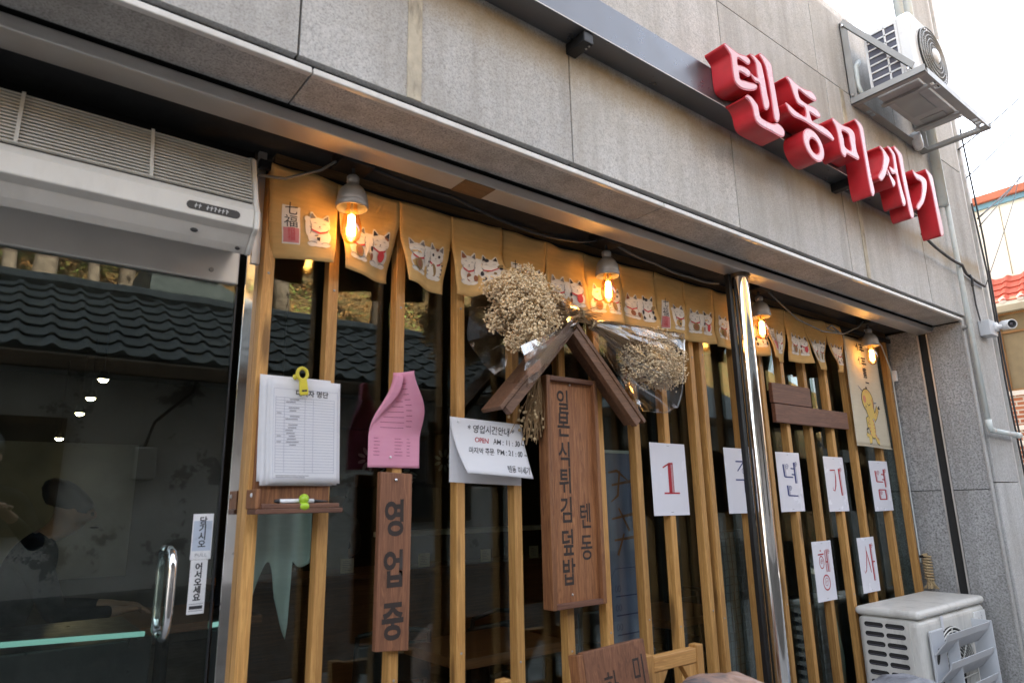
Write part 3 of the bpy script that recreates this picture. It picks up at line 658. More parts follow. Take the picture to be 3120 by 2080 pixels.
# fan guard on the front
FC = Matrix.Translation((3.905, Y0, 3.672)) @ Matrix.Rotation(rad(90), 4, 'X')
MB().lathe([(0.0, 0.003), (0.172, 0.003), (0.176, 0.0)], FC, 48).build('fan_opening', 'dark', ac)
fg = MB()
for k, r in enumerate([0.175, 0.15, 0.125, 0.10, 0.075]):
    fg.tube([FC @ Vector((r*math.cos(t*math.pi/24), r*math.sin(t*math.pi/24), 0.012+0.016*(1-r/0.18))) for t in range(49)], 0.0032, 5, False)
for k in range(40):
    t = 2*math.pi*k/40; fg.tube([FC @ Vector((r*math.cos(t), r*math.sin(t), 0.010+0.016*(1-r/0.18))) for r in (0.05, 0.176)], 0.0016, 4, False)
fg.build('fan_guard', 'zinc', ac, smooth=True)
MB().lathe([(0.0, 0.034), (0.038, 0.030), (0.045, 0.020)], FC, 28).build('fan_hub', 'ac_clean', ac, smooth=True)
fb = MB()
for k in range(3):
    t = 2*math.pi*k/3
    fb.grid(lambda u, v: FC @ (Matrix.Rotation(t+v*1.3, 4, 'Z') @ Vector((0.03+0.13*u, 0, 0.008-0.006*v))), 4, 6)
fb.build('fan_blade', 'zinc', ac)
# refrigerant hose looping from the left end
MB().tube([(X0+0.05, Y1+0.02, Z0+0.04), (X0-0.0, Y1+0.045, Z0+0.0), (X0-0.02, Y1+0.06, Z0+0.08), (X0-0.01, Y1+0.06, Z0+0.2), (X0+0.03, Y1+0.055, Z0+0.25)], 0.016, 10).build('hose', 'pvc', ac, smooth=True)
MB().tube([(4.30, -0.06, Z0-0.01), (4.36, -0.05, 3.43), (4.42, -0.03, 3.44), (4.44, -0.02, 3.52)], 0.03, 10).build('hose', 'white_plastic', ac, smooth=True)

# tall ducts behind it
for x, r, nm in ((4.49, 0.028, 'tall pale downpipe climbing the pilaster behind the air conditioner'), (4.66, 0.030, 'tall pale downpipe beside the wall corner above the roof line')):
    o = MB().tube([(x, -0.034, 3.10 if x > 4.6 else 3.60), (x, -0.034, 7.0)], r, 14).build('downpipe', 'pvc', smooth=True); tag(o, nm, 'pipe', 'pipes above the roof line')

# ================================================================== LOWER AIR CONDITIONER
lo = thing('air_conditioner', 'old cream outdoor air conditioner standing on the ground with slotted deflector', 'air conditioner', (4.17, 0.26, 0))
LX0, LX1, LY0, LY1, LZ1 = 3.735, 4.612, 0.100, 0.420, 0.745
body = MB()
body.box(LX0+0.006, LX1-0.006, LY0+0.006, LY1-0.006, 0.10, LZ1-0.045); body.build('casing', 'ac_white', lo, bevel=0.03, seg=4)
MB().box(LX0, LX1, LY0, LY1, LZ1-0.042, LZ1).build('top_cover', 'ac_white', lo, bevel=0.022, seg=4)
for xx in (LX0+0.08, LX1-0.16): MB().box(xx, xx+0.08, LY0-0.01, LY1+0.005, 0.0, 0.098).build('foot', 'zinc', lo, bevel=0.005)
# slotted left end: plate with dark slots
pl = MB().box(LX0-0.001, LX0+0.0055, LY0+0.055, LY1-0.035, 0.13, LZ1-0.055).build('side_plate', 'ac_white', lo, bevel=0.001)
for r in range(11):
    z = LZ1-0.082-r*0.0455
    for yc in (LY0+0.122, LY0+0.226):
        poly = [(yc-0.035+0.012*math.cos(a), z+0.012*math.sin(a)) for a in [math.pi/2+k*math.pi/6 for k in range(7)]] + [(yc+0.035+0.012*math.cos(a), z+0.012*math.sin(a)) for a in [-math.pi/2+k*math.pi/6 for k in range(7)]]
        MB().prism(poly, lambda a, b, w: (w, a, b), LX0-0.0016, LX0-0.001).build('slot', 'dark', pl)
        MB().box(LX0-0.0022, LX0-0.0017, yc-0.04, yc+0.04, z-0.0095, z-0.004).build('slot_fin', 'fin', pl)
# front: fan grille with wind deflector blades
FC2 = Matrix.Translation((4.085, LY0+0.006, 0.385)) @ Matrix.Rotation(rad(90), 4, 'X')
MB().lathe([(0.0, 0.002), (0.25, 0.002), (0.254, 0.0)], FC2, 48).build('fan_opening', 'dark', lo)
fg = MB()
for r in (0.25, 0.232, 0.214, 0.196, 0.178, 0.16, 0.142, 0.12, 0.1):
    fg.tube([FC2 @ Vector((r*math.cos(t*math.pi/24), r*math.sin(t*math.pi/24), 0.010)) for t in range(49)], 0.0036, 5, False)
for k in range(8):
    t = 2*math.pi*k/8; fg.tube([FC2 @ Vector((r*math.cos(t), r*math.sin(t), 0.011)) for r in (0.06, 0.25)], 0.004, 4, False)
fg.build('fan_guard', 'ac_white', lo, smooth=True)
df = MB().box(3.800, 3.955, LY0-0.016, LY0-0.002, 0.05, 0.650).build('deflector', 'ac_grey', lo, bevel=0.006)
MB().box(4.356, 4.362, LY0-0.10, LY0-0.002, 0.05, 0.65).build('deflector_end', 'ac_grey', df, bevel=0.002)
MB().box(3.957, 3.962, LY0-0.075, LY0-0.0165, 0.05, 0.60).build('deflector_end', 'ac_grey', df, bevel=0.002)
for zt in (0.640, 0.515, 0.390, 0.265, 0.14):
    MB().prism([(LY0-0.018, zt-0.092), (LY0-0.022, zt-0.100), (LY0-0.082, zt-0.030), (LY0-0.094, zt+0.004), (LY0-0.088, zt+0.004), (LY0-0.077, zt-0.028)], lambda a, b, w: (w, a, b), 3.80, 4.355).build('blade', 'ac_grey', df, bevel=0.001)
for z, tilt in ((0.53, 0.5), (0.40, 0.6)):
    MB().prism([(a, b) for a, b in ellipse(3.85, z, 0.017, 0.040, 14, 0, -tilt)], lambda a, b, w: (a, w, b), LY0-0.0168, LY0-0.0161).build('deflector_hole', 'dark', df)
lb = MB().box(4.42, 4.58, LY0-0.0005, LY0+0.0058, 0.592, 0.672).build('badge', 'ac_clean', lo, bevel=0.001)
mb = MB(); fnp = lambda x, y: Vector((4.505+x, LY0-0.0009, 0.62+y))
mb.cur = 0
for i in range(9): ribbon(mb, [(0.015+0.008*math.cos(a), 0.02+0.010*math.sin(a)) for a in (i*0.7, i*0.7+0.7)], 0.003, fnp)
for i in range(4): ribbon(mb, [(0.005, 0.004-i*0.006), (0.028, 0.004-i*0.006)], 0.003, fnp)
mb.cur = 1; ribbon(mb, [(-0.028, -0.016), (-0.020, -0.002), (-0.010, -0.004), (-0.002, -0.016)], [0.002, 0.009, 0.009, 0.002], fnp)
mb.build('badge_print', ['ink_soft', 'ink_red'], lb)
MB().box(3.985, 4.005, LY0-0.0012, LY0+0.005, 0.63, 0.70).build('tape', 'paper', lo)
for xx in (3.80, 4.03, 4.22): MB().lathe([(0, 0.004), (0.005, 0.003), (0.006, 0)], Matrix.Translation((xx, LY0, LZ1-0.034)) @ Matrix.Rotation(rad(90), 4, 'X'), 8).build('screw', 'zinc', lo)

M['ac_beige'] = paint('off white enamel', (0.66, 0.645, 0.61), 0.42, 0, 0.06, 4, dirt=0.2)
M['ac_grille'] = paint('dusty louvre', (0.52, 0.50, 0.45), 0.5, 0, 0.08, 6, dirt=0.3)
# ================================================================== AIR CURTAIN over the door
at = thing('air_curtain', 'long white air curtain unit with louvred front above the glass door', 'air curtain', (0, 0.4, 1.96))
prof = [(0.485, 2.285), (0.40, 2.285), (0.372, 2.276), (0.352, 2.262), (0.296, 2.105), (0.284, 2.092), (0.276, 2.080), (0.276, 2.030), (0.300, 2.018), (0.325, 1.992), (0.345, 1.976), (0.368, 1.986), (0.485, 2.044)]
sh = [(a, b) for a, b in prof]
MB().prism(sh, lambda a, b, w: (w, a, b), -1.0, 0.498).build('casing', 'ac_beige', at, bevel=0.003)
e2 = [(a + (0.004 if a > 0.4 else -0.004), b + (0.004 if b > 2.1 else -0.003)) for a, b in prof]
MB().prism(e2, lambda a, b, w: (w, a, b), 0.4985, 0.513).build('end_cap', 'ac_beige', at, bevel=0.005, seg=3)
d0 = Vector((0, 0.352, 2.262)); d1 = Vector((0, 0.296, 2.105)); dn = Vector((0, -0.942, 0.336))
nb = 15
back = MB(); q = [d0+dn*0.0012, d1+dn*0.0012]; back.add([(-0.98, q[0].y, q[0].z), (0.494, q[0].y, q[0].z), (0.494, q[1].y, q[1].z), (-0.98, q[1].y, q[1].z)], [(0, 1, 2, 3)])
back.build('grille_backing', 'dark', at, solid=0.001)
lv = MB()
for i in range(nb):
    p = d0.lerp(d1, (i+0.5)/nb) + dn*0.006
    mx = Matrix.Translation((0, p.y, p.z)) @ Matrix.Rotation(math.atan2(0.157, 0.056)-math.pi/2, 4, 'X')
    lv.box(-0.98, 0.494, -0.003, 0.004, -0.0027, 0.0027, mx)
lv.build('louvres', 'ac_grille', at)
for x in (-0.43, -0.03, 0.245):
    r = MB(); a, b = d0+dn*0.010, d1+dn*0.010
    r.prism([(x-0.004, 0), (x+0.004, 0), (x+0.004, 1), (x-0.004, 1)], lambda u, v, w: Vector((u, 0, 0)) + a.lerp(b, v) + dn*w, 0, 0.004).build('grille_rib', 'ac_white', at)
lbg = MB(); ln = [(0.395+0.055*sx+0.011*math.cos(t), 2.056+0.011*math.sin(t)) for sx, ts in ((1, range(-3, 4)), (-1, range(3, 10))) for t in [k*math.pi/6 for k in ts]]
lab = lbg.prism(ln, lambda a, b, w: (a, w, b), 0.2745, 0.2765).build('maker_label', 'black_plastic', at)
mk = MB()
for i in range(9):
    x = 0.35+i*0.0095
    if i == 2: continue
    ribbon(mk, [(x, 2.050), (x+0.002, 2.062)], 0.0022, lambda a, b: Vector((a, 0.2742, b))); ribbon(mk, [(x-0.002, 2.058+0.003*(i % 3-1)), (x+0.005, 2.057)], 0.002, lambda a, b: Vector((a, 0.2741, b)))
mk.build('label_print', 'ac_grey', lab)
MB().ball((0.36, 0.312, 2.004), (0.010, 0.005, 0.006), 10, 6).build('sensor', 'black_plastic', at, smooth=True)
MB().ball((0.475, 0.330, 1.985), (0.007, 0.005, 0.005), 10, 6).build('sensor', 'black_plastic', at, smooth=True)

# ================================================================== SLAT SCREENS
def screen(label, right_edges, z0=0.02, z1=2.290, wd=0.033):
    rs = sorted(right_edges); t = thing('slat_screen', label, 'screen', ((rs[0]+rs[-1])/2, 0.45, 0), 'wooden slat screens over the glazing')
    for i, xr in enumerate(rs):
        sl_o = MB().box(xr-wd, xr, 0.430+random.uniform(-.0008, .0008), 0.470, z0, z1).build('slat', 'pine', t, bevel=0.0025)
        for zs in (0.82+random.uniform(-.03, .03), 1.95+random.uniform(-.02, .02)):
            MB().lathe([(0.0, 0.0018), (0.0032, 0.0014), (0.0042, 0.0)], Matrix.Translation((xr-wd*0.5+random.uniform(-.004, .004), 0.4290, zs)) @ Matrix.Rotation(rad(90), 4, 'X'), 8).build('screw', 'zinc', sl_o)
    MB().box(rs[0]-wd, rs[-1], 0.4712, 0.490, 0.10, 0.16).build('cross_rail', 'pine_h', t, bevel=0.002)
    MB().box(rs[0]-wd, rs[-1], 0.4712, 0.490, 2.20, 2.26).build('cross_rail', 'pine_h', t, bevel=0.002)
    return t
screen('long slatted pine screen from the door jamb to the doubled slats', [0.610, 0.810, 1.043, 1.280, 1.520, 1.749, 1.945, 2.160, 2.352, 2.566])
screen('narrow two-slat pine screen behind the polished steel post', [2.604+0.040, 2.916])
screen('slatted pine screen in the bay beside the stone return wall', [3.140, 3.338, 3.565, 3.800, 4.048, 4.372, 4.640])
# ================================================================== NOREN CURTAINS
NW, NT, NB_ = 0.852, 2.300, 2.012
def noren_surface(x0, seed, curl):
    rd = random.Random(seed); ph = [rd.uniform(0, 6.28) for _ in range(6)]
    tw = [rd.choice((-1, 1))*rd.uniform(0.02, 0.055) for _ in range(4)]; sw = [rd.uniform(-0.012, 0.006) for _ in range(4)]; dz = [rd.uniform(-0.006, 0.008) for _ in range(4)]
    def S(u, z):                       # u across in metres, z drop below the top edge in metres
        f = min(3, max(0, int(u/NW*4))); lu = u/NW*4 - f; t = z/(NT-NB_)
        h = sstep(0.28, 1.0, t)
        y = 0.402 + 0.0045*math.sin(u*17+ph[0]) + 0.003*math.sin(u*41+z*18+ph[1]) + 0.0035*math.sin(z*46+u*6+ph[2])*t + 0.004*math.sin((u*0.9+z)*38+ph[4])*(1-t)
        y += h*(tw[f]*(lu-0.5)*1.6 + sw[f] + 0.008*math.sin(lu*6.3+ph[3]+f))
        x = x0 + u + h*(-0.017*(lu-0.5)*2)
        zz = NT - z + dz[f]*h - 0.004*math.sin(math.pi*lu)*h - 0.006*math.sin(math.pi*u/NW)*(1-t)
        for (cf, cu, amt) in curl:     # a lifted lower corner
            if cf == f:
                k = max(0, 1-abs(lu-cu)*1.25)**2*h**2
                y -= amt*0.9*k; zz += amt*1.1*k; x += (0.5-cu)*-0.35*amt*k
        return Vector((x, y, zz))
    return S
def cat_polys(kind):
    """a seated beckoning cat: list of (material, polygon) in a box 1 wide, 1.35 high"""
    W, K, G, Rd, Go, Br = 'cat_white', 'cat_black', 'cat_grey', 'cat_red', 'cat_gold', 'cat_brown'
    sgn = -1 if kind % 2 == 0 else 1
    P = [(W, ellipse(0, 0.40, 0.43, 0.40, 22)), (W, ellipse(-0.24, 0.10, 0.19, 0.10)), (W, ellipse(0.24, 0.10, 0.19, 0.10)),
         (W, ellipse(0, 0.86, 0.40, 0.31, 22)),
         (W, [(-0.38, 1.0), (-0.33, 1.33), (-0.26, 1.34), (-0.06, 1.12)]), (W, [(0.38, 1.0), (0.33, 1.33), (0.26, 1.34), (0.06, 1.12)]),
         (W, ellipse(sgn*0.42, 0.70, 0.10, 0.34)), (W, ellipse(sgn*0.43, 1.02, 0.12, 0.11))]
    ear = K if kind in (2, 6) else G
    ring = lambda cx, cy, rx, ry, a0, a1: [(cx+rx*math.cos(a0+(a1-a0)*k/9), cy+ry*math.sin(a0+(a1-a0)*k/9)) for k in range(10)] + [(cx+(rx-0.022)*math.cos(a0+(a1-a0)*k/9), cy+(ry-0.022)*math.sin(a0+(a1-a0)*k/9)) for k in range(9, -1, -1)]
    P += [(G, ring(-0.24, 0.10, 0.17, 0.09, 0.2, 3.0)), (G, ring(0.24, 0.10, 0.17, 0.09, 0.2, 3.0)), (G, ring(0, 0.86, 0.39, 0.30, 3.5, 4.6)), (G, ring(0, 0.86, 0.39, 0.30, 4.8, 5.9)), (G, ring(sgn*0.40, 0.72, 0.11, 0.30, 2.0 if sgn > 0 else -1.1, 4.2 if sgn > 0 else 1.1))]
    P += [(ear, [(-0.33, 1.06), (-0.305, 1.27), (-0.27, 1.27), (-0.13, 1.12)]), (ear, [(0.33, 1.06), (0.305, 1.27), (0.27, 1.27), (0.13, 1.12)])]
    P += [(Rd, [(-0.31, 0.66), (0, 0.57), (0.31, 0.66), (0.29, 0.59), (0, 0.50), (-0.29, 0.59)])]
    if kind in (4,): P += [(K, ellipse(-0.17, 0.90, 0.065, 0.055)), (K, ellipse(0.17, 0.90, 0.065, 0.055))]
    else: P += [(G, [(-0.25, 0.90), (-0.16, 0.945), (-0.07, 0.90), (-0.16, 0.92)]), (G, [(0.25, 0.90), (0.16, 0.945), (0.07, 0.90), (0.16, 0.92)])]
    P += [(K, [(-0.035, 0.81), (0.035, 0.81), (0, 0.75)]), (G, [(-0.10, 0.715), (0, 0.745), (0.10, 0.715), (0, 0.725)])]
    for sx in (-1, 1):
        for k in range(2): P += [(G, [(sx*0.20, 0.79-k*0.05), (sx*0.34, 0.80-k*0.07), (sx*0.34, 0.787-k*0.07)])]
    if kind == 0: P += [(K, [(-0.18, 0.42), (-0.05, 0.45), (-0.08, 0.40), (-0.20, 0.38)]), (K, [(-0.12, 0.34), (0.02, 0.36), (0, 0.20), (-0.1, 0.24)])]
    if kind in (1, 3): P += [(Go, ellipse(0.02, 0.34, 0.20, 0.22)), (Br, ellipse(0.02, 0.34, 0.12, 0.14))]
    if kind == 2: P += [(Rd, ellipse(0.12, 0.40, 0.17, 0.20)), (Br, ellipse(-0.36, 0.28, 0.07, 0.13)), (Br, [(0.1, 1.13), (0.35, 1.05), (0.3, 0.98), (0.15, 1.05)]), (K, ellipse(-0.38, 0.56, 0.06, 0.10))]
    if kind == 4: P += [(Go, ellipse(-0.02, 0.38, 0.15, 0.24, 14, 0, 0.4))] + [(K, [(s*0.42, 0.62-k*0.16), (s*0.30, 0.60-k*0.16), (s*0.42, 0.56-k*0.16)]) for s in (-1, 1) for k in range(3)] + [(Br, [(-0.1, 1.16), (0.1, 1.16), (0.05, 1.06), (-0.05, 1.06)])]
    if kind == 5: P += [(Br, [(-0.36, 1.02), (-0.33, 1.25), (-0.2, 1.15), (-0.12, 1.06), (-0.3, 1.0)]), (Br, ellipse(0.02, 0.32, 0.13, 0.17)), (Br, ellipse(0.34, 0.28, 0.09, 0.14))]
    if kind == 6: P += [(K, ellipse(-0.15, 1.10, 0.11, 0.08)), (K, ellipse(-0.37, 0.46, 0.07, 0.12)), (K, ellipse(-0.33, 0.18, 0.07, 0.10)), (K, ellipse(0.36, 0.22, 0.07, 0.12)), (K, ellipse(0.33, 0.52, 0.07, 0.1)), (Go, ellipse(0.36, 0.74, 0.15, 0.10, 14, 0, 0.6)), (Go, ellipse(0.05, 0.30, 0.05, 0.1))]
    return P
LAYER = ['cat_white', 'cat_black', 'cat_grey', 'cat_red', 'cat_gold', 'cat_brown']
norens = [(0.572, 'first ochre cat-print curtain beside the door jamb, under a glowing bulb', [(3, 1.0, 0.075)]),
          (1.428, 'ochre cat-print curtain behind the bunches of dried flowers', [(0, 0.0, 0.02), (3, 0.0, 0.03)]),
          (2.283, 'ochre cat-print curtain passing behind the polished steel post', []),
          (3.138, 'ochre cat-print curtain beside the pale cat banner', [])]
for ni, (x0, lab, curl) in enumerate(norens):
    S = noren_surface(x0, 40+ni, curl)
    t = thing('noren_curtain', lab, 'curtain', (x0+NW/2, 0.40, NB_), 'ochre cat-print curtains')
    H = NT-NB_; fl = NW/4; nu = 14
    mb = MB()
    for f in range(4):
        a = f*fl; b = (f+1)*fl
        # slits between the flaps start at 30 % of the drop; above it the cloth is continuous
        def fn(u, v, a=a, b=b, f=f):
            e = 0.0022*sstep(0.27, 0.34, v)
            uu = a+e+(b-a-2*e)*u
            uu = min(max(uu, a+1e-5), b-1e-5)
            return S(uu, v*H)
        mb.grid(fn, nu, 20)
    cl = mb.build('cloth', 'noren', t, smooth=True, solid=0.0012)
    seq = ['tag', 0, 1, 2, 3, 4, 5, 6]
    for i, k in enumerate(seq):
        f, side = divmod(i, 2); cu = f*fl + fl*(0.30 if side == 0 else 0.72); cw = 0.090
        top = 0.150
        pm = MB()
        def place(x, y, lay, cu=cu, cw=cw):
            u = cu + x*cw; z = top + 0.094 - y*cw
            return S(u, z) + Vector((0, -0.0022-0.0004*lay, 0))
        if k == 'tag':
            pm.cur = 0; pm.grid(lambda u, v: place(-0.30+0.60*u, 1.35*v, 0), 6, 10)
            pm.cur = 1; pm.grid(lambda u, v: place(-0.26+0.52*u, 0.05+0.53*v, 1), 6, 6)
            o = pm.build('printed_tag', ['cat_white', 'stamp'], cl)
            text('tag_lettering', cl, 'cat_black', '七\n福', 0.042, lambda x, y: place(x/cw, 1.0+y/cw, 2), line=0.95)
            text('tag_lettering', cl, 'cat_red', '招\n福', 0.024, lambda x, y: place(x/cw, 0.34+y/cw, 3), line=0.9)
        else:
            lay = 0
            for mt, pts in cat_polys(k):
                lay += 0.45; pm.cur = LAYER.index(mt); pm.poly([place(x, y, lay) for x, y in pts])
            pm.build('printed_cat', LAYER, cl)

# ================================================================== BULBS
def bulb(x, label, y=0.325):
    t = thing('hanging_bulb', label, 'lamp', (x, y, 2.06), 'glowing bulbs under the beam')
    T = Matrix.Translation((x, y, 0))
    MB().box(x-0.055, x+0.055, y-0.045, y+0.045, 2.318, 2.364).build('ceiling_box', 'black_metal', t, bevel=0.004)
    MB().tube([(x, y, 2.318), (x+0.002, y, 2.285)], 0.006, 8).build('cord', 'cord', t)
    MB().lathe([(0.0, 2.292), (0.015, 2.292), (0.019, 2.287), (0.019, 2.272), (0.015, 2.266), (0.024, 2.258), (0.035, 2.247), (0.043, 2.232), (0.047, 2.212), (0.047, 2.184), (0.0445, 2.184), (0.043, 2.206), (0.03, 2.235), (0.0, 2.242)], T, 32).build('socket_cap', 'lamp_shell', t, smooth=True)
    MB().lathe([(0.0485, 2.203), (0.0495, 2.199), (0.0495, 2.190), (0.0485, 2.186)], T, 32).build('cap_rim', 'lamp_shell', t, smooth=True)
    MB().lathe([(0.016, 2.212), (0.017, 2.185), (0.024, 2.160), (0.031, 2.130), (0.0315, 2.110), (0.026, 2.088), (0.014, 2.074), (0.0, 2.070)], T, 28).build('glass_envelope', 'amber', t, smooth=True)
    fl = MB()
    for k in range(6):
        a = k*math.pi/3; fl.tube([(x+0.008*math.cos(a), y+0.008*math.sin(a), 2.160), (x+0.010*math.cos(a), y+0.010*math.sin(a), 2.098)], 0.0032, 6)
    fl.build('filament', 'filament', t)
    MB().tube([(x, y, 2.21), (x, y, 2.165)], 0.005, 8).build('stem', 'white_plastic', t)
    ld = bpy.data.lights.new('bulb_light', 'POINT'); ld.energy = BULB_W; ld.color = (1.0, 0.55, 0.20); ld.shadow_soft_size = 0.02
    lo_ = bpy.data.objects.new('bulb_light', ld); col.objects.link(lo_); lo_.location = (x, y, 2.13); lo_.parent = t; lo_.matrix_parent_inverse = Matrix.Translation(-t.location)
BULB_W = 0.045
bulb(0.797, 'glowing amber bulb in grey cap in front of the first curtain by the door')
bulb(1.905, 'glowing amber bulb in grey cap above the gabled wooden sign')
bulb(2.995, 'glowing amber bulb in grey cap just right of the steel post')
bulb(4.165, 'glowing amber bulb in grey cap in front of the pale cat banner')
def wire(name, label, pts, r, mat='cord', n=8, cat='cable', sag=0.0, group=None):
    pts = [Vector(p) for p in pts]; out = []
    for i in range(len(pts)-1):
        for k in range(n):
            t = k/n; p = pts[i].lerp(pts[i+1], t); p.z -= sag*math.sin(math.pi*t); out.append(p)
    out.append(pts[-1])
    o = MB().tube(out, r, 7).build(name, mat, smooth=True); return tag(o, label, cat, group)
wire('power_cable', 'dark cable running under the beam from the door to the first bulb', [(0.52, 0.375, 2.235), (0.60, 0.36, 2.240), (0.70, 0.34, 2.29), (0.745, 0.33, 2.33)], 0.0045, 'grey_cord')
wire('power_cable', 'dark cable sagging under the beam between the first and second bulbs', [(0.85, 0.31, 2.33), (1.15, 0.30, 2.312), (1.45, 0.31, 2.275), (1.70, 0.32, 2.29), (1.855, 0.325, 2.33)], 0.006, sag=0.006)
wire('power_cable', 'dark cable sagging under the beam from the second bulb to the steel post', [(1.955, 0.325, 2.335), (2.2, 0.32, 2.300), (2.45, 0.32, 2.285), (2.64, 0.31, 2.29)], 0.005, 'grey_cord', sag=0.008)
wire('power_cable', 'grey cable looping under the beam before the pale banner', [(3.05, 0.31, 2.33), (3.30, 0.30, 2.215), (3.55, 0.30, 2.185), (3.75, 0.30, 2.20), (3.66, 0.30, 2.235), (3.60, 0.30, 2.21), (3.80, 0.31, 2.205), (4.02, 0.32, 2.28), (4.11, 0.325, 2.33)], 0.0045, 'grey_cord')
wire('power_cable', 'grey conduit running down the last slat beside the stone wall', [(4.33, 0.42, 2.33), (4.56, 0.428, 2.26), (4.652, 0.428, 2.09), (4.655, 0.428, 1.5), (4.655, 0.428, 0.9)], 0.004, 'pvc')
o = MB().box(4.648, 4.676, 0.402, 0.424, 2.03, 2.10).build('switch_box', 'white_plastic', bevel=0.003); tag(o, 'small white switch box on the conduit beside the stone wall', 'switch')

# ================================================================== GABLED WOODEN SIGN
sg = thing('wooden_sign', 'tall carved wooden signboard with a little gable roof', 'sign', (1.733, 0.40, 0.945))
bx0, bx1, bz0, bz1 = 1.603, 1.863, 0.943, 1.760
MB().box(bx0+0.016, bx1-0.016, 0.394, 0.412, bz0+0.016, bz1-0.016).build('board', 'stain', sg)
for nm, a in (('frame_side', (bx0, bx0+0.018, bz0, bz1)), ('frame_side', (bx1-0.018, bx1, bz0, bz1))):
    MB().box(a[0], a[1], 0.374, 0.428, a[2], a[3]).build(nm, 'stain', sg, bevel=0.002)
for z0, z1 in ((bz0, bz0+0.018), (bz1-0.018, bz1)):
    MB().box(bx0+0.0185, bx1-0.0185, 0.3745, 0.428, z0, z1).build('frame_rail', 'stain_h', sg, bevel=0.002)
for ch_, z in zip('일본식튀김덮밥', (1.660, 1.575, 1.467, 1.372, 1.268, 1.155, 1.055)):
    text('carved_letter', sg, 'carve', ch_, 0.098, flat((1.698, 0.3932, z+0.0)), sx=0.74, bold=0.0016)
for ch_, z in zip('텐동', (1.245, 1.135)):
    text('carved_letter', sg, 'carve', ch_, 0.098, flat((1.790, 0.3932, z)), sx=0.70, bold=0.0010)
for x, z in ((1.71, 0.985), (1.735, 1.735)):
    MB().ball((x, 0.3925, z), 0.004, 8, 6).build('nail', 'brushed', sg)
def gable(p0, p1, th, y0, y1, name):
    p0, p1 = Vector((p0[0], 0, p0[1])), Vector((p1[0], 0, p1[1])); d = (p1-p0).normalized(); n = Vector((-d.z, 0, d.x))
    if n.z < 0: n = -n
    q = [p0, p1, p1-n*th, p0-n*th]
    mb = MB(); mb.add([Vector((k.x, y0, k.z)) for k in q]+[Vector((k.x, y1, k.z)) for k in q], [(0, 1, 2, 3), (7, 6, 5, 4), (0, 4, 5, 1), (1, 5, 6, 2), (2, 6, 7, 3), (3, 7, 4, 0)])
    return mb.build(name, 'gable', sg, bevel=0.002)
gable((1.700, 1.985), (1.345, 1.618), 0.016, 0.318, 0.429, 'roof_board')
gable((1.700, 1.985), (2.075, 1.612), 0.016, 0.318, 0.429, 'roof_board')
gable((1.700, 1.968), (1.372, 1.618), 0.034, 0.322, 0.350, 'barge_board')
gable((1.701, 1.968), (2.048, 1.612), 0.036, 0.322, 0.350, 'barge_board')

# ================================================================== DRIED FLOWERS
def blossoms(mb, c, r, n, rd, heads, size=0.0048):
    for _ in range(n):
        d = Vector((rd.gauss(0, 1), rd.gauss(0, 1), rd.gauss(0, 1))).normalized(); k = rd.uniform(0.55, 1.0)**0.5
        p = Vector(c) + Vector((d.x*r[0]*k, d.y*r[1]*k, d.z*r[2]*k)); p += Vector((rd.gauss(0, .006), rd.gauss(0, .006), rd.gauss(0, .006)))
        heads.append(p)
        s = size*rd.uniform(0.6, 1.25)
        a, b, e = (Vector((rd.uniform(-1, 1), rd.uniform(-1, 1), rd.uniform(-1, 1))).normalized()*s for _ in range(3))
        mb.add([p+Vector((s, 0, 0)), p-Vector((s, 0, 0)), p+Vector((0, s, 0)), p-Vector((0, s, 0)), p+Vector((0, 0, s)), p-Vector((0, 0, s))], [(0, 2, 4), (2, 1, 4), (1, 3, 4), (3, 0, 4), (2, 0, 5), (1, 2, 5), (3, 1, 5), (0, 3, 5)])
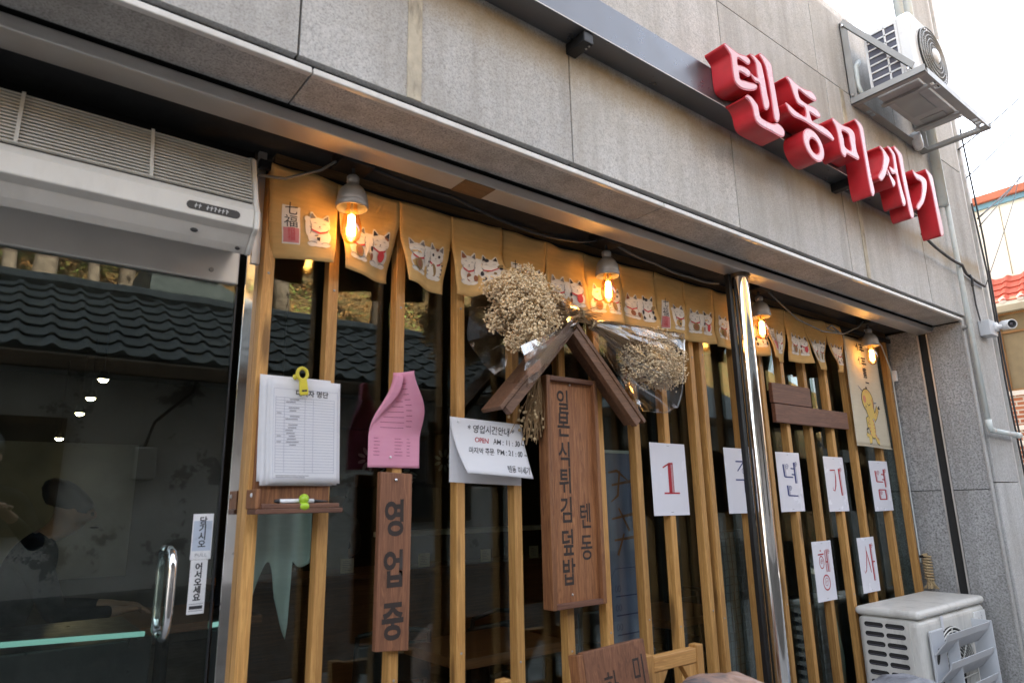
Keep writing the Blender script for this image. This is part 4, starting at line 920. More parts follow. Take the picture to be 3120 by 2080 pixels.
def bouquet(label, c, r, tie, n, seed, wrap_r, wrap_shift, size=0.0048, woff=(0, 0, 0), half=False):
    rd = random.Random(seed); c = Vector(c); tie = Vector(tie)
    t = thing('dried_bouquet', label, 'bouquet', tuple(c-Vector((0, 0, r[2]))), 'dried flower bunches over the sign')
    hb = MB(); heads = []; nc_ = 75
    for k in range(nc_):       # the bunch is many small sprays with gaps between them
        d = Vector((rd.gauss(0, 1), rd.gauss(-0.25, 1), rd.gauss(0.05, 1))).normalized(); kk = rd.uniform(0.35, 1.0)**0.5 * (1.0 if k % 6 else rd.uniform(1.05, 1.22))
        q = c + Vector((d.x*r[0], d.y*r[1], d.z*r[2]))*kk
        blossoms(hb, q, (0.035, 0.032, 0.035), n//nc_, rd, heads, size)
    o = hb.build('blossoms', 'flower', t, smooth=True); o['kind'] = 'stuff'
    st = MB()
    for p in rd.sample(heads, 170):
        mid = c.lerp(tie, 0.45)+Vector((rd.gauss(0, .02), rd.gauss(0, .02), rd.gauss(0, .02)))
        st.tube([p, p.lerp(mid, 0.5)+Vector((rd.gauss(0, .012),)*3), mid, tie+Vector((rd.gauss(0, .008), rd.gauss(0, .006), rd.gauss(0, .008)))], [0.0006, 0.0009, 0.0013, 0.0016], 4, False)
    for _ in range(8):
        d = (tie-c).normalized(); st.tube([tie, tie+d*rd.uniform(.08, .14)+Vector((rd.gauss(0, .02), rd.gauss(0, .01), rd.gauss(0, .02)))], 0.0015, 4)
    o = st.build('stems', 'stem', t); o['kind'] = 'stuff'
    # crumpled cellophane cone round the bunch
    cw_ = c+Vector(woff); ax = (cw_-tie).normalized(); e1 = ax.cross(Vector((0, 1, 0.2))).normalized(); e2 = ax.cross(e1)
    L = (cw_-tie).length + wrap_shift
    def wf(u, v):
        th = 2*math.pi*u*1.02; rr = 0.012 + wrap_r*(v**0.8)
        rr *= 1 + 0.16*noise.noise(Vector((math.cos(th)*1.6+seed, math.sin(th)*1.6, v*2.2))) + 0.10*noise.noise(Vector((math.cos(th)*4.5, math.sin(th)*4.5+seed, v*4)))*v
        rr *= 1+0.05*abs(math.sin(th*5+v*3))
        return tie + ax*(L*v*(1+0.10*math.sin(th*2+seed)*v)) + e1*rr*math.cos(th) + e2*rr*math.sin(th)*0.62
    def hid(u, v):       # the open side of the first wrap leaves the blossoms bare
        d = wf(u, v)-(tie+ax*L*v); return half and v > 0.35 and d.normalized().dot(Vector((0, -0.80, 0.60))) > 0.30
    cwp = MB().grid(wf, 44, 16, lambda i, j: not hid(i/44, j/16)).build('cellophane_wrap', 'cello', t)
    for k in range(9):
        u0 = rd.random(); v0 = rd.uniform(0.25, 0.6); v1 = rd.uniform(0.75, 1.0); du = rd.uniform(-0.06, 0.06); cm = MB(); wdt = rd.uniform(0.004, 0.010)
        if hid(u0, v1) or hid(u0, v0): continue
        cm.grid(lambda a, b: wf(u0+du*b+wdt*(a-0.5)*(1-abs(2*b-1)*0.8), v0+(v1-v0)*b)*1.0 + Vector((0, -0.002, 0)), 1, 8); cm.build('crease', 'crease', cwp)
    rm = MB()
    if not half: rm.grid(lambda a, b: wf(a, 0.985+0.015*b)+Vector((0, -0.0015, 0)), 44, 1); rm.build('wrap_edge', 'crease', cwp)
    MB().tube([tie+(e1*math.cos(a)+e2*math.sin(a))*0.016 for a in [k*math.pi/6 for k in range(13)]], 0.004, 6).build('tie', 'rope', t)
    return t
bouquet('large bunch of dried gypsophila in cellophane left of the gable apex', (1.432, 0.285, 1.955), (0.128, 0.085, 0.150), (1.745, 0.325, 2.005), 7600, 5, 0.185, 0.10, 0.0050, (-0.005, 0, -0.060), True)
bouquet('smaller bunch of dried gypsophila in cellophane right of the gable apex', (2.115, 0.300, 1.862), (0.150, 0.08, 0.108), (1.79, 0.315, 1.965), 6200, 9, 0.165, 0.08, 0.0047, (0.0, 0, -0.020))
# small dark bundle of stems hanging behind the sign roof
db = thing('dried_bundle', 'small brown bundle of dried stems hanging left of the carved board', 'bouquet', (1.565, 0.40, 1.50))
rd = random.Random(3); mb = MB(); fl = MB()
for _ in range(70):
    p = Vector((1.585+rd.gauss(0, .006), 0.40, 1.80)); q = Vector((1.545+rd.gauss(0, .028), 0.395+rd.gauss(0, .012), 1.56+rd.uniform(-.06, .06)))
    mb.tube([p, p.lerp(q, .5)+Vector((rd.gauss(0, .01), rd.gauss(0, .006), 0)), q], 0.0012, 4, False)
    if rd.random() < .7: fl.ball(q+Vector((rd.gauss(0, .012), rd.gauss(0, .01), rd.uniform(0, .1))), 0.006, 5, 4)
mb.build('stems', 'stem', db)['kind'] = 'stuff'; fl.build('seed_heads', M['rope'], db)['kind'] = 'stuff'

# ================================================================== WOODEN PLANKS AND PAPERS ON THE SLATS
pk = thing('wooden_plank_sign', 'reddish wooden plank with large black brushed letters 영업중', 'sign', (1.01, 0.41, 0.895))
MB().prism([(0.956, 0.898), (1.064, 0.888), (1.068, 1.396), (0.959, 1.402)], lambda a, b, w: (a, w, b), 0.407, 0.4285).build('plank', 'stain_o', pk, bevel=0.002)
for ch_, z in zip('영업중', (1.258, 1.112, 0.968)):
    text('brushed_letter', pk, 'carve', ch_, 0.112, flat((1.0095, 0.4061, z)), sx=0.72, bold=0.0034)
MB().ball((1.010, 0.405, 1.378), 0.0055, 10, 8).build('screw', 'chrome', pk, smooth=True)
o = MB().box(3.165, 3.540, 0.407, 0.4285, 1.779, 1.884).build('plank', 'stain_h', bevel=0.002); tag(o, 'short blank brown plank above the longer one on the slats', 'plank', 'blank planks on the slats')
o = MB().box(3.172, 3.925, 0.406, 0.4285, 1.679, 1.775).build('plank', 'stain_h', bevel=0.002); tag(o, 'long blank brown plank below the shorter one on the slats', 'plank', 'blank planks on the slats')

def glyph(mb, kind, fn, red=True):
    """decorative double-line letters: h() hairline, v() heavy stroke with a companion hairline, c() curl"""
    h = lambda *p: ribbon(mb, list(p), 0.0068, fn)
    def v(a, b, wd=0.0140):
        ribbon(mb, [a, b], wd, fn); ribbon(mb, [(a[0]+0.0140, a[1]), (b[0]+0.0140, b[1])], 0.0032, fn)
    c = lambda x, y, r: ribbon(mb, [(x+r*(1-k/16)*math.cos(k*0.75), y+r*(1-k/16)*math.sin(k*0.75)) for k in range(15)], 0.0032, fn)
    if kind == '1':
        v((0.0, 0.062), (0.0, -0.058), 0.020); ribbon(mb, [(0.020, 0.062), (0.020, -0.058)], 0.004, fn); h((-0.040, 0.046), (0.0, 0.064), (0.022, 0.064)); h((-0.040, -0.060), (0.055, -0.060))
    elif kind == '주':
        h((-0.06, 0.075), (0.06, 0.075)); h((0.0, 0.072), (-0.05, 0.03)); h((0.0, 0.072), (0.05, 0.03)); h((-0.07, -0.01), (0.07, -0.01)); v((0, -0.012), (0, -0.07)); c(0.0, 0.03, 0.018)
    elif kind in ('년', '념'):
        v((-0.05, 0.075), (-0.045, 0.012)); h((-0.045, 0.012), (0.03, 0.010)); c(-0.018, 0.062, 0.016)
        v((0.048, 0.085), (0.052, -0.02)); h((0.015, 0.055), (0.048, 0.053)); h((0.02, 0.025), (0.05, 0.023)); c(0.066, 0.075, 0.014)
        if kind == '년': v((-0.03, -0.03), (-0.028, -0.08)); h((-0.03, -0.08), (0.06, -0.083)); c(-0.005, -0.045, 0.014)
        else:
            v((-0.035, -0.035), (-0.033, -0.09)); v((0.042, -0.035), (0.044, -0.09)); h((-0.035, -0.035), (0.045, -0.036)); h((-0.035, -0.09), (0.05, -0.091)); c(-0.008, -0.055, 0.014)
    elif kind == '기':
        h((-0.055, 0.06), (0.0, 0.062)); ribbon(mb, [(0.0, 0.062), (0.0, 0.02), (-0.008, -0.02), (-0.025, -0.05), (-0.042, -0.045), (-0.04, -0.03)], [0.004, 0.011, 0.012, 0.008, 0.005, 0.003], fn)
        v((0.042, 0.07), (0.05, -0.075)); c(0.062, 0.062, 0.014)
    elif kind == '행':
        h((-0.055, 0.068), (0.01, 0.070)); h((-0.03, 0.088), (-0.015, 0.086)); ribbon(mb, [(-0.022+0.025*math.cos(a), 0.03+0.03*math.sin(a)) for a in [k*math.pi/8 for k in range(17)]], 0.0055, fn); c(-0.022, 0.032, 0.014)
        v((0.022, 0.088), (0.026, -0.02), 0.007); v((0.044, 0.092), (0.050, -0.02), 0.008); h((0.026, 0.03), (0.046, 0.03))
        ribbon(mb, [(0.01+0.038*math.cos(a), -0.07+0.036*math.sin(a)) for a in [k*math.pi/10 for k in range(21)]], 0.007, fn); c(0.01, -0.07, 0.026); c(0.066, 0.078, 0.013)
    elif kind == '사':
        ribbon(mb, [(-0.008, 0.085), (-0.016, 0.02), (-0.035, -0.04), (-0.055, -0.055), (-0.062, -0.04)], [0.004, 0.009, 0.008, 0.005, 0.003], fn); ribbon(mb, [(-0.008, 0.06), (0.012, -0.01), (0.022, -0.055)], [0.006, 0.011, 0.006], fn)
        v((0.045, 0.095), (0.052, -0.10)); h((0.05, 0.0), (0.085, 0.0)); c(0.066, 0.085, 0.014)
sheets = [('1', 2.212, 2.442, 1.241, 1.541, 'ink_red', 'white sheet with a red 1 on the slats below the dried flowers'),
          ('주', 2.728, 2.945, 1.238, 1.537, 'ink_navy', 'white sheet half hidden behind the steel post'),
          ('년', 3.160, 3.380, 1.235, 1.530, 'ink_navy', 'white sheet with navy letter 년 beside the steel post'),
          ('기', 3.628, 3.842, 1.227, 1.520, 'ink_red', 'white sheet with red letter 기 on the upper row'),
          ('념', 4.150, 4.385, 1.218, 1.508, 'ink_red', 'white sheet with red letter 념 below the cat banner'),
          ('행', 3.405, 3.595, 0.790, 1.082, 'ink_red', 'white sheet with red letter 행 on the lower row'),
          ('사', 3.882, 4.078, 0.790, 1.080, 'ink_red', 'white sheet with red letter 사 above the old air conditioner')]
for k, x0, x1, z0, z1, ink, lab in sheets:
    t = thing('letter_sheet', lab, 'paper', ((x0+x1)/2, 0.42, z0), 'laminated letter sheets')
    a = random.uniform(-0.010, 0.010)
    pl = [(x0, z0), (x1, z0+a*0.2), (x1+a*0.3, z1+a*0.2), (x0+a*0.3, z1)]
    MB().prism(pl, lambda q, b, w: (q, w+0.0*b, b), 0.4262, 0.4278).build('sheet', 'paper_lam', t)
    mb = MB(); cx, cz = (x0+x1)/2+(0.035 if k == '주' else 0), (z0+z1)/2+(0.012 if k != '1' else 0.0); sx = (x1-x0)/0.215
    glyph(mb, k, lambda x, y: Vector((cx+x*sx, 0.4256, cz+y*1.0)))
    mb.build('printed_letter', ink, t)
    mb = MB(); ribbon(mb, [(cx-0.008, z1-0.012), (cx+0.008, z1-0.012)], 0.002, lambda x, y: Vector((x, 0.4257, y))); ribbon(mb, [(cx-0.008, z0+0.012), (cx+0.008, z0+0.012)], 0.002, lambda x, y: Vector((x, 0.4257, y)))
    mb.build('staple', 'ink_soft', t)

# waiting list: shelf box, stack of sheets, clip, pen
bxs = thing('shelf_box', 'small reddish wooden shelf box under the waiting list', 'shelf', (0.69, 0.39, 1.29))
MB().box(0.588, 0.800, 0.414, 0.4285, 1.300, 1.640).build('backboard', 'stain', bxs, bevel=0.002)
MB().box(0.574, 0.587, 0.350, 0.4285, 1.300, 1.350).build('side', 'stain', bxs, bevel=0.002)
MB().box(0.574, 0.812, 0.340, 0.413, 1.286, 1.2995).build('shelf', 'stain_h', bxs, bevel=0.002)
MB().box(0.589, 0.801, 0.340, 0.352, 1.300, 1.312).build('lip', 'stain_h', bxs, bevel=0.002)
MB().ball((0.573, 0.38, 1.335), (0.003, 0.006, 0.006), 8, 6).build('screw', 'white_plastic', bxs)
stk = thing('paper_stack', 'stack of ruled waiting-list sheets held by a yellow clip', 'paper', (0.70, 0.40, 1.36))
def sheet_fn(x0, z0, w_, h_, y0, curl, ph):
    return lambda u, v: Vector((x0+w_*u+0.008*(1-v), y0 - curl*(1-v)**2*(0.6+0.4*math.sin(3*u+ph)) - 0.012*max(0, 0.25-u)**2*16*curl*20*0.05, z0+h_*v))
for i, (x0, z0, y0, cu) in enumerate(((0.584, 1.372, 0.4118, 0.004), (0.590, 1.360, 0.4085, 0.008), (0.603, 1.362, 0.405, 0.013))):
    MB().grid(sheet_fn(x0, z0, 0.206, 0.292, y0, cu, i), 12, 12).build('sheet', 'paper', stk, smooth=True, solid=0.0012)
top_fn = sheet_fn(0.612, 1.366, 0.204, 0.290, 0.4015, 0.015, 2)
sh_ = MB().grid(top_fn, 14, 14).build('top_sheet', 'paper', stk, smooth=True, solid=0.0008)
pf = lambda x, y: top_fn(x, y) + Vector((0, -0.0011, 0))
mb = MB(); mb.cur = 0
for i in range(27): ribbon(mb, [(0.07+0.04*k, 0.10+i*0.0275) for k in range(22)], 0.0045, pf)
for x in (0.07, 0.19, 0.48, 0.60, 0.91): ribbon(mb, [(x, 0.10+k*0.06) for k in range(13)], 0.006, pf)
ribbon(mb, [(0.04+0.046*k, 0.90) for k in range(21)], 0.003, pf); ribbon(mb, [(0.04+0.046*k, 0.045) for k in range(21)], 0.003, pf)
ribbon(mb, [(0.04, 0.045+k*0.0855) for k in range(11)], 0.004, pf); ribbon(mb, [(0.96, 0.045+k*0.0855) for k in range(11)], 0.004, pf)
mb.cur = 1; rd = random.Random(8)
for i in range(26):
    if i < 9: continue
    y = 0.113+i*0.0275
    if rd.random() < 0.75: a = rd.uniform(0.20, 0.27); ribbon(mb, [(a, y), (a+rd.uniform(0.08, 0.18), y+0.002)], 0.008, pf)
    if rd.random() < 0.4: ribbon(mb, [(0.09, y), (0.15, y)], 0.007, pf)
for y in (0.072, 0.057): ribbon(mb, [(0.08, y), (0.5-(0.06-y)*4, y)], 0.006, pf)
mb.build('table_print', ['ink_lines', 'ink_soft'], sh_)
text('list_heading', sh_, 'ink', '대기자 명단', 0.020, lambda x, y: pf(0.58+x/0.204, 0.865+y/0.29), bold=0.0004)
cl_ = thing('clip', 'yellow plastic clip with ring handle on the waiting list', 'clip', (0.696, 0.395, 1.60))
CT = Matrix.Translation((0.696, 0.386, 1.655)) @ Matrix.Rotation(rad(-8), 4, 'Y')
MB().prism([(-0.012, -0.045), (0.012, -0.045), (0.013, -0.03), (0.011, 0.0), (-0.011, 0.0), (-0.013, -0.03)], lambda a, b, w: CT @ Vector((a, w, b)), -0.005, 0.005).build('jaw', 'yellow', cl_, bevel=0.003)
MB().tube([CT @ Vector((0.0145*math.cos(k*math.pi/10), 0, 0.016+0.017*math.sin(k*math.pi/10))) for k in range(21)], 0.0052, 8, False).build('ring_handle', 'yellow', cl_, smooth=True)
MB().ball(CT @ Vector((-0.016, 0.012, 0.010)), 0.008, 10, 8).build('rear_jaw', 'yellow', cl_, smooth=True)
MB().box(-0.008, 0.008, -0.0056, -0.0051, -0.035, -0.030, CT).build('mark', 'ink', cl_)
pn = thing('marker_pen', 'white marker pen with black cap lying on the shelf box', 'pen', (0.70, 0.36, 1.31))
MB().tube([(0.640, 0.362, 1.3185), (0.735, 0.362, 1.3185)], 0.0060, 10).build('barrel', 'white_plastic', pn, smooth=True)
MB().tube([(0.628, 0.362, 1.3185), (0.6405, 0.362, 1.3185)], [0.004, 0.0066], 10).build('cap', 'black_plastic', pn, smooth=True)
MB().tube([(0.7345, 0.362, 1.318), (0.750, 0.362, 1.3175), (0.778, 0.362, 1.3160)], [0.0052, 0.004, 0.002], 10).build('tip', 'black_plastic', pn, smooth=True)
gb = thing('pen_holder', 'round lime green pen holder on the lip of the shelf box', 'holder', (0.703, 0.345, 1.30))
MB().ball((0.703, 0.349, 1.3235), 0.0135, 14, 10).build('knob', 'lime', gb, smooth=True); MB().ball((0.703, 0.347, 1.3045), (0.016, 0.0125, 0.012), 14, 10).build('base', 'lime', gb, smooth=True)

# pink menu curling off its slat
pk = thing('pink_menu', 'pink paper menu curled into a cone at its top', 'paper', (1.01, 0.40, 1.415))
def pink_fn(u, v):
    W_ = 0.178; a = (u-0.5)*W_; s = sstep(0.30, 1.0, v); ro = 0.014*s+0.0004
    af = -W_/2 + s*W_*0.46; d = af-a
    if d < 0: x, y = a, 0.0
    elif d < math.pi*ro: x, y = af-ro*math.sin(d/ro), -ro*(1-math.cos(d/ro))
    else: x, y = af+(d-math.pi*ro)*0.97, -2*ro-(d-math.pi*ro)*0.12
    rx = max(0.0, a-af)/W_
    return Vector((1.012 + x*(1-0.60*s*s) - 0.020*s, 0.424 + y - 0.030*s*s - 0.05*s*rx*rx*4, 1.415 + 0.292*v - 0.03*s*max(0, d)/W_))
pg = MB().grid(pink_fn, 60, 30).build('sheet', 'pink', pk, smooth=True, solid=0.0010)
pff = lambda x, y: pink_fn(x, y) + Vector((0, -0.0014, 0))
mb = MB(); rd = random.Random(4)
for i in range(9):
    y = 0.42+i*0.055
    u0 = max(0.22, 0.46*sstep(0.30, 1.0, y)+0.10+0.25*sstep(0.3, 1.0, y)); ribbon(mb, [(u0+(0.66-u0)*k/8, y) for k in range(9)], 0.006, pff) if u0 < 0.6 else None; ribbon(mb, [(0.70+0.05*k, y+0.018) for k in range(3)], 0.007, pff)
for i in range(6):
    y = 0.13+i*0.035
    for a, b in ((0.10, 0.22), (0.50, 0.66), (0.74, 0.82)): ribbon(mb, [(a, y), ((a+b)/2, y), (b-rd.uniform(0, .04), y)], 0.006, pff)
mb.build('menu_print', 'ink_pink', pg)
MB().ball(pink_fn(0.42, 0.11)+Vector((0, -0.004, 0)), 0.004, 8, 6).build('pin', 'white_plastic', pk)

# hand-written opening hours, blown forward over a blank sheet
bk = MB().prism([(1.216, 1.373), (1.516, 1.361), (1.522, 1.571), (1.219, 1.586)], lambda a, b, w: (a, w, b), 0.4265, 0.4278).build('blank_sheet', 'paper'); tag(bk, 'blank white sheet behind the handwritten opening hours', 'paper')
mm = thing('hours_note', 'handwritten white opening-hours note lifting off the slats', 'paper', (1.37, 0.40, 1.38))
def memo_fn(u, v):
    k = (1-v)**1.5
    x = 1.2165 + 0.306*u + 0.034*k*(1-0.35*u) + 0.0*u; z = 1.587 - 0.0145*u - (0.205-0.012*u)*(1-v) + 0.018*k*(1-u) + 0.004*u
    y = 0.4250 - k*(0.038+0.018*math.sin(1.2+u*2.2)) - 0.006*math.sin(u*math.pi)*(1-v)
    return Vector((x, y, z))
mg = MB().grid(memo_fn, 20, 14).build('sheet', 'paper', mm, smooth=True, solid=0.0008)
mf = lambda x, y: memo_fn(x, y)+Vector((0, -0.0012, 0))
def mtext(s, sz, cx, cy, mat='ink', bold=0.0004): text('handwriting', mg, mat, s, sz, lambda x, y: mf(cx+(x+0.0022*noise.noise(Vector((x*70, y*70, cy*9))))/0.306, cy+(y+0.0035*noise.noise(Vector((x*45, y*20, cx*7)))+0.0016*noise.noise(Vector((x*160, y*160, 2))))/0.205), shear=0.35, bold=bold, sx=0.85)
mtext('* 영업시간안내 *', 0.034, 0.53, 0.82); mtext('OPEN', 0.026, 0.36, 0.62, 'ink_red', 0.0006); mtext('AM : 11 : 30 ~', 0.029, 0.75, 0.62)
mtext('마지막 주문', 0.026, 0.31, 0.42); mtext('PM : 21 : 00 ~', 0.029, 0.76, 0.43); mtext('텐동 미세기', 0.028, 0.78, 0.13)
for u in (0.10, 0.88): MB().ball(memo_fn(u, 0.93)+Vector((0, -0.003, 0)), 0.005, 8, 6).build('pin', 'white_plastic', mm)

# stickers on the glass door
st = thing('door_sticker', 'upper door sticker lettered 당기시오 on the glass door', 'sticker', (0.488, 0.494, 1.173), 'stickers on the glass door')
M['sticker_blue'] = paint('pale blue sticker', (0.50, 0.56, 0.66), 0.3)
MB().box(0.463, 0.514, 0.4948, 0.4964, 1.174, 1.290).build('sheet', 'white_plastic', st, bevel=0.0006)
MB().box(0.4655, 0.5115, 0.4943, 0.4947, 1.196, 1.272).build('blue_field', 'sticker_blue', st)
text('lettering', st, 'ink', '당\n기\n시\n오', 0.0215, flat((0.4885, 0.4940, 1.2415)), line=0.92, bold=0.0006)
text('lettering', st, 'ink_soft', 'PULL', 0.012, flat((0.4885, 0.4946, 1.185)), space=1.2)
st = thing('door_sticker', 'lower door sticker lettered 어서오세요 on the glass door', 'sticker', (0.488, 0.494, 1.04), 'stickers on the glass door')
MB().box(0.466, 0.508, 0.4950, 0.4964, 1.040, 1.1735).build('sheet', 'white_plastic', st, bevel=0.0006)
text('lettering', st, 'ink', '어\n서\n오\n세\n요', 0.0205, flat((0.487, 0.4945, 1.117)), line=0.92, bold=0.0008)
mb = MB().box(0.471, 0.503, 0.4944, 0.4949, 1.052, 1.0605); mb.build('black_bar', 'ink', st)
mb = MB().box(0.470, 0.504, 0.4946, 0.4949, 1.064, 1.0655); mb.box(0.470, 0.504, 0.4946, 0.4949, 1.0475, 1.049); mb.build('thin_bars', 'ink_soft', st)

# pale banner with a painted striped cat
bn = thing('cat_banner', 'pale linen banner painted with a yellow striped cat', 'banner', (4.2, 0.40, 1.59))
def ban_fn(u, v):     # u 0..1 across, v 0..1 up
    return Vector((3.978 + 0.462*u - 0.0*(1-v) + 0.018*v*(1-u) - 0.03*v*u, 0.408 - 0.010*math.sin(u*5+1)*(0.5+0.5*(1-v)) - 0.012*(1-v)*math.sin(math.pi*u), 1.592 + 0.655*v - 0.008*u*(1-v)))
bg_ = MB().grid(ban_fn, 18, 24).build('cloth', 'linen', bn, smooth=True, solid=0.0012)
MB().tube([ban_fn(u/10, 0)+Vector((0, -0.002, 0)) for u in range(11)], 0.004, 6).build('hem_rod', 'linen', bn)
BP = lambda lay: (lambda x, y: ban_fn(x, y)+Vector((0, -0.0016-0.0004*lay, 0)))
pm = MB()
def ell(x, y, rx, ry, lay, mi, rot=0.0, n=20):
    pm.cur = mi; pm.poly([BP(lay)(a, b) for a, b in ellipse(x, y, rx, ry, n, 0, rot)])
def rib(pts, wd, lay, mi): pm.cur = mi; ribbon(pm, pts, wd, BP(lay))
MATS = ['ink', 'cat_yellow', 'cat_blush', 'ink_soft']
# dark outline under yellow paint
ell(0.47, 0.42, 0.205, 0.115, 1, 0); ell(0.51, 0.335, 0.15, 0.085, 1, 0); ell(0.47, 0.42, 0.190, 0.106, 2, 1); ell(0.51, 0.33, 0.136, 0.078, 2, 1)
for wd, lay, mi in ((0.085, 1, 0), (0.066, 2, 1)):
    rib([(0.60, 0.26), (0.69, 0.30), (0.77, 0.365)], wd*0.9, lay, mi); rib([(0.42, 0.25), (0.34, 0.235), (0.36, 0.17)], wd*0.8, lay, mi)
    rib([(0.40, 0.10), (0.38, 0.055), (0.32, 0.050)], wd*0.8, lay, mi); rib([(0.54, 0.11), (0.59, 0.06), (0.66, 0.050)], wd*0.8, lay, mi)
    rib([(0.38, 0.085), (0.29, 0.105), (0.27, 0.085)], wd*0.5, lay, mi)
ell(0.48, 0.175, 0.115, 0.105, 1, 0); ell(0.48, 0.175, 0.103, 0.097, 2, 1)
for k in range(5): rib([(0.39, 0.235-k*0.032), (0.43, 0.232-k*0.032)], 0.012, 3, 2); rib([(0.53, 0.235-k*0.032), (0.575, 0.238-k*0.032)], 0.012, 3, 2)
for k in range(3): rib([(0.66+0.035*k, 0.30+0.026*k), (0.69+0.035*k, 0.283+0.026*k)], 0.010, 3, 2); rib([(0.56+0.03*k, 0.10-0.017*k), (0.60+0.03*k, 0.10-0.013*k)], 0.009, 3, 2)
ell(0.365, 0.43, 0.050, 0.034, 3, 2); rib([(0.43, 0.39), (0.47, 0.375), (0.52, 0.385), (0.54, 0.40)], 0.008, 4, 0); rib([(0.60, 0.44), (0.635, 0.40), (0.62, 0.36)], 0.024, 3, 2)
for k in range(3): rib([(0.43+0.05*k, 0.515), (0.435+0.05*k, 0.49)], 0.012, 3, 2)
rib([(0.36, 0.49), (0.22, 0.545)], [0.022, 0.008], 1, 3); rib([(0.62, 0.405), (0.76, 0.415)], [0.018, 0.008], 1, 3)
ell(0.49, 0.535, 0.03, 0.018, 1, 0); rib([(0.77, 0.365), (0.83, 0.385)], 0.016, 3, 0); rib([(0.78, 0.36), (0.84, 0.365)], 0.012, 3, 0); rib([(0.35, 0.165), (0.29, 0.15), (0.31, 0.115)], 0.016, 3, 0)
pm.build('painted_cat', MATS, bg_)
for ch_, x, y, s in (('第', 0.53, 0.675, 0.070), ('一', 0.56, 0.585, 0.060)):
    text('brushed_character', bg_, 'ink', ch_, s, lambda a, b: BP(2)(x+a/0.462, y+b/0.655), sx=0.95, bold=0.0018)
pm = MB()          # two characters the lamp hides: only loose brush strokes of them show
for cy in (0.93, 0.80):
    for p in ([(0.42, 0.03), (0.38, 0.0), (0.35, -0.012)], [(0.41, 0.01), (0.41, -0.045)], [(0.46, 0.02), (0.62, 0.025)], [(0.48, -0.005), (0.60, 0.0)], [(0.53, 0.03), (0.54, -0.05)], [(0.46, -0.03), (0.63, -0.028)]):
        rib([(x, cy+y) for x, y in p], [0.016]*len(p), 2, 0)
pm.build('brush_strokes', MATS, bg_)
# rope coil on the last slat
rp = thing('rope_bundle', 'coil of pale hemp rope tied beside the stone wall above the old air conditioner', 'rope', (4.67, 0.40, 0.76))
mb = MB(); mb.tube([(4.672+0.022*math.cos(k*0.8), 0.398+0.022*math.sin(k*0.8), 0.95-k*0.0021) for k in range(70)], 0.0062, 6); mb.build('coil', 'rope', rp, smooth=True)
mb = MB(); rd = random.Random(2)
for k in range(16): mb.tube([(4.672+rd.gauss(0, .008), 0.398+rd.gauss(0, .008), 0.81), (4.672+rd.gauss(0, .016), 0.396+rd.gauss(0, .014), 0.752)], 0.004, 5)
mb.build('frayed_end', 'rope', rp)
MB().box(4.648, 4.66, 0.392, 0.429, 0.93, 0.945).build('hook', 'black_metal', rp)

# ================================================================== RIGHT-HAND WALL FITTINGS
pv = thing('pvc_pipe', 'pale plastic drainpipe with an elbow on the stone pilaster', 'pipe', (4.73, -0.03, 1.65))
MB().tube([(4.690, -0.040, 3.60), (4.705, -0.040, 2.9), (4.722, -0.042, 1.72)], 0.0155, 14).build('riser', 'pvc', pv, smooth=True)
MB().tube([(4.7222, -0.042, 1.735), (4.7225, -0.042, 1.70), (4.729, -0.042, 1.682), (4.745, -0.042, 1.674), (4.785, -0.042, 1.672)], 0.0185, 14).build('elbow', 'pvc', pv, smooth=True)
MB().tube([(4.78, -0.042, 1.672), (5.19, -0.042, 1.664)], 0.0155, 14).build('run', 'pvc', pv, smooth=True)
MB().tube([(5.15, -0.042, 1.6645), (5.235, -0.042, 1.663)], 0.0195, 14).build('coupling', 'pvc', pv, smooth=True)
for z in (3.2, 2.3): MB().box(4.683, 4.743, -0.026, -0.0035, z, z+0.012).build('clip', 'zinc', pv)
cv = thing('security_camera', 'white bullet security camera on a grey junction box on the pilaster', 'camera', (5.045, -0.035, 2.292))
MB().box(4.985, 5.108, -0.068, -0.0035, 2.292, 2.392).build('junction_box', 'ac_grey', cv, bevel=0.005)
MB().lathe([(0.0, 0.0), (0.03, 0.0), (0.03, 0.012), (0.014, 0.016), (0.012, 0.034), (0.0, 0.036)], Matrix.Translation((5.085, -0.068, 2.352)) @ Matrix.Rotation(rad(90), 4, 'X'), 20).build('mount', 'white_plastic', cv, smooth=True)
CM = Matrix.Translation((5.150, -0.118, 2.368)) @ Vector((-0.72, -0.66, -0.16)).to_track_quat('Z', 'Y').to_matrix().to_4x4()
MB().lathe([(0.0, -0.06), (0.024, -0.058), (0.031, -0.05), (0.031, 0.05), (0.0265, 0.053), (0.0265, 0.047)], CM, 28).build('housing', 'white_plastic', cv, smooth=True)
MB().lathe([(0.0265, 0.046), (0.024, 0.044), (0.013, 0.043), (0.0, 0.044)], CM, 28).build('front_glass', 'black_plastic', cv, smooth=True)
MB().lathe([(0.0, 0.0475), (0.007, 0.0465), (0.0095, 0.0445)], CM, 16).build('lens', 'fin', cv, smooth=True)
wire('power_cable', 'black cable running from the last red letter across the drainpipe', [(4.03, -0.10, 2.735), (4.40, -0.06, 2.72), (4.70, -0.062, 2.70), (4.90, -0.02, 2.69), (5.20, -0.02, 2.665)], 0.009, sag=0.008)
wire('power_cable', 'thin black cable dropping down the pilaster to the security camera', [(4.985, -0.015, 2.685), (4.985, -0.013, 2.5), (4.99, -0.02, 2.37)], 0.005)
wire('power_cable', 'short loose black cable end hooked on the pilaster', [(4.93, -0.025, 2.69), (4.925, -0.035, 2.66), (4.93, -0.03, 2.61)], 0.008)
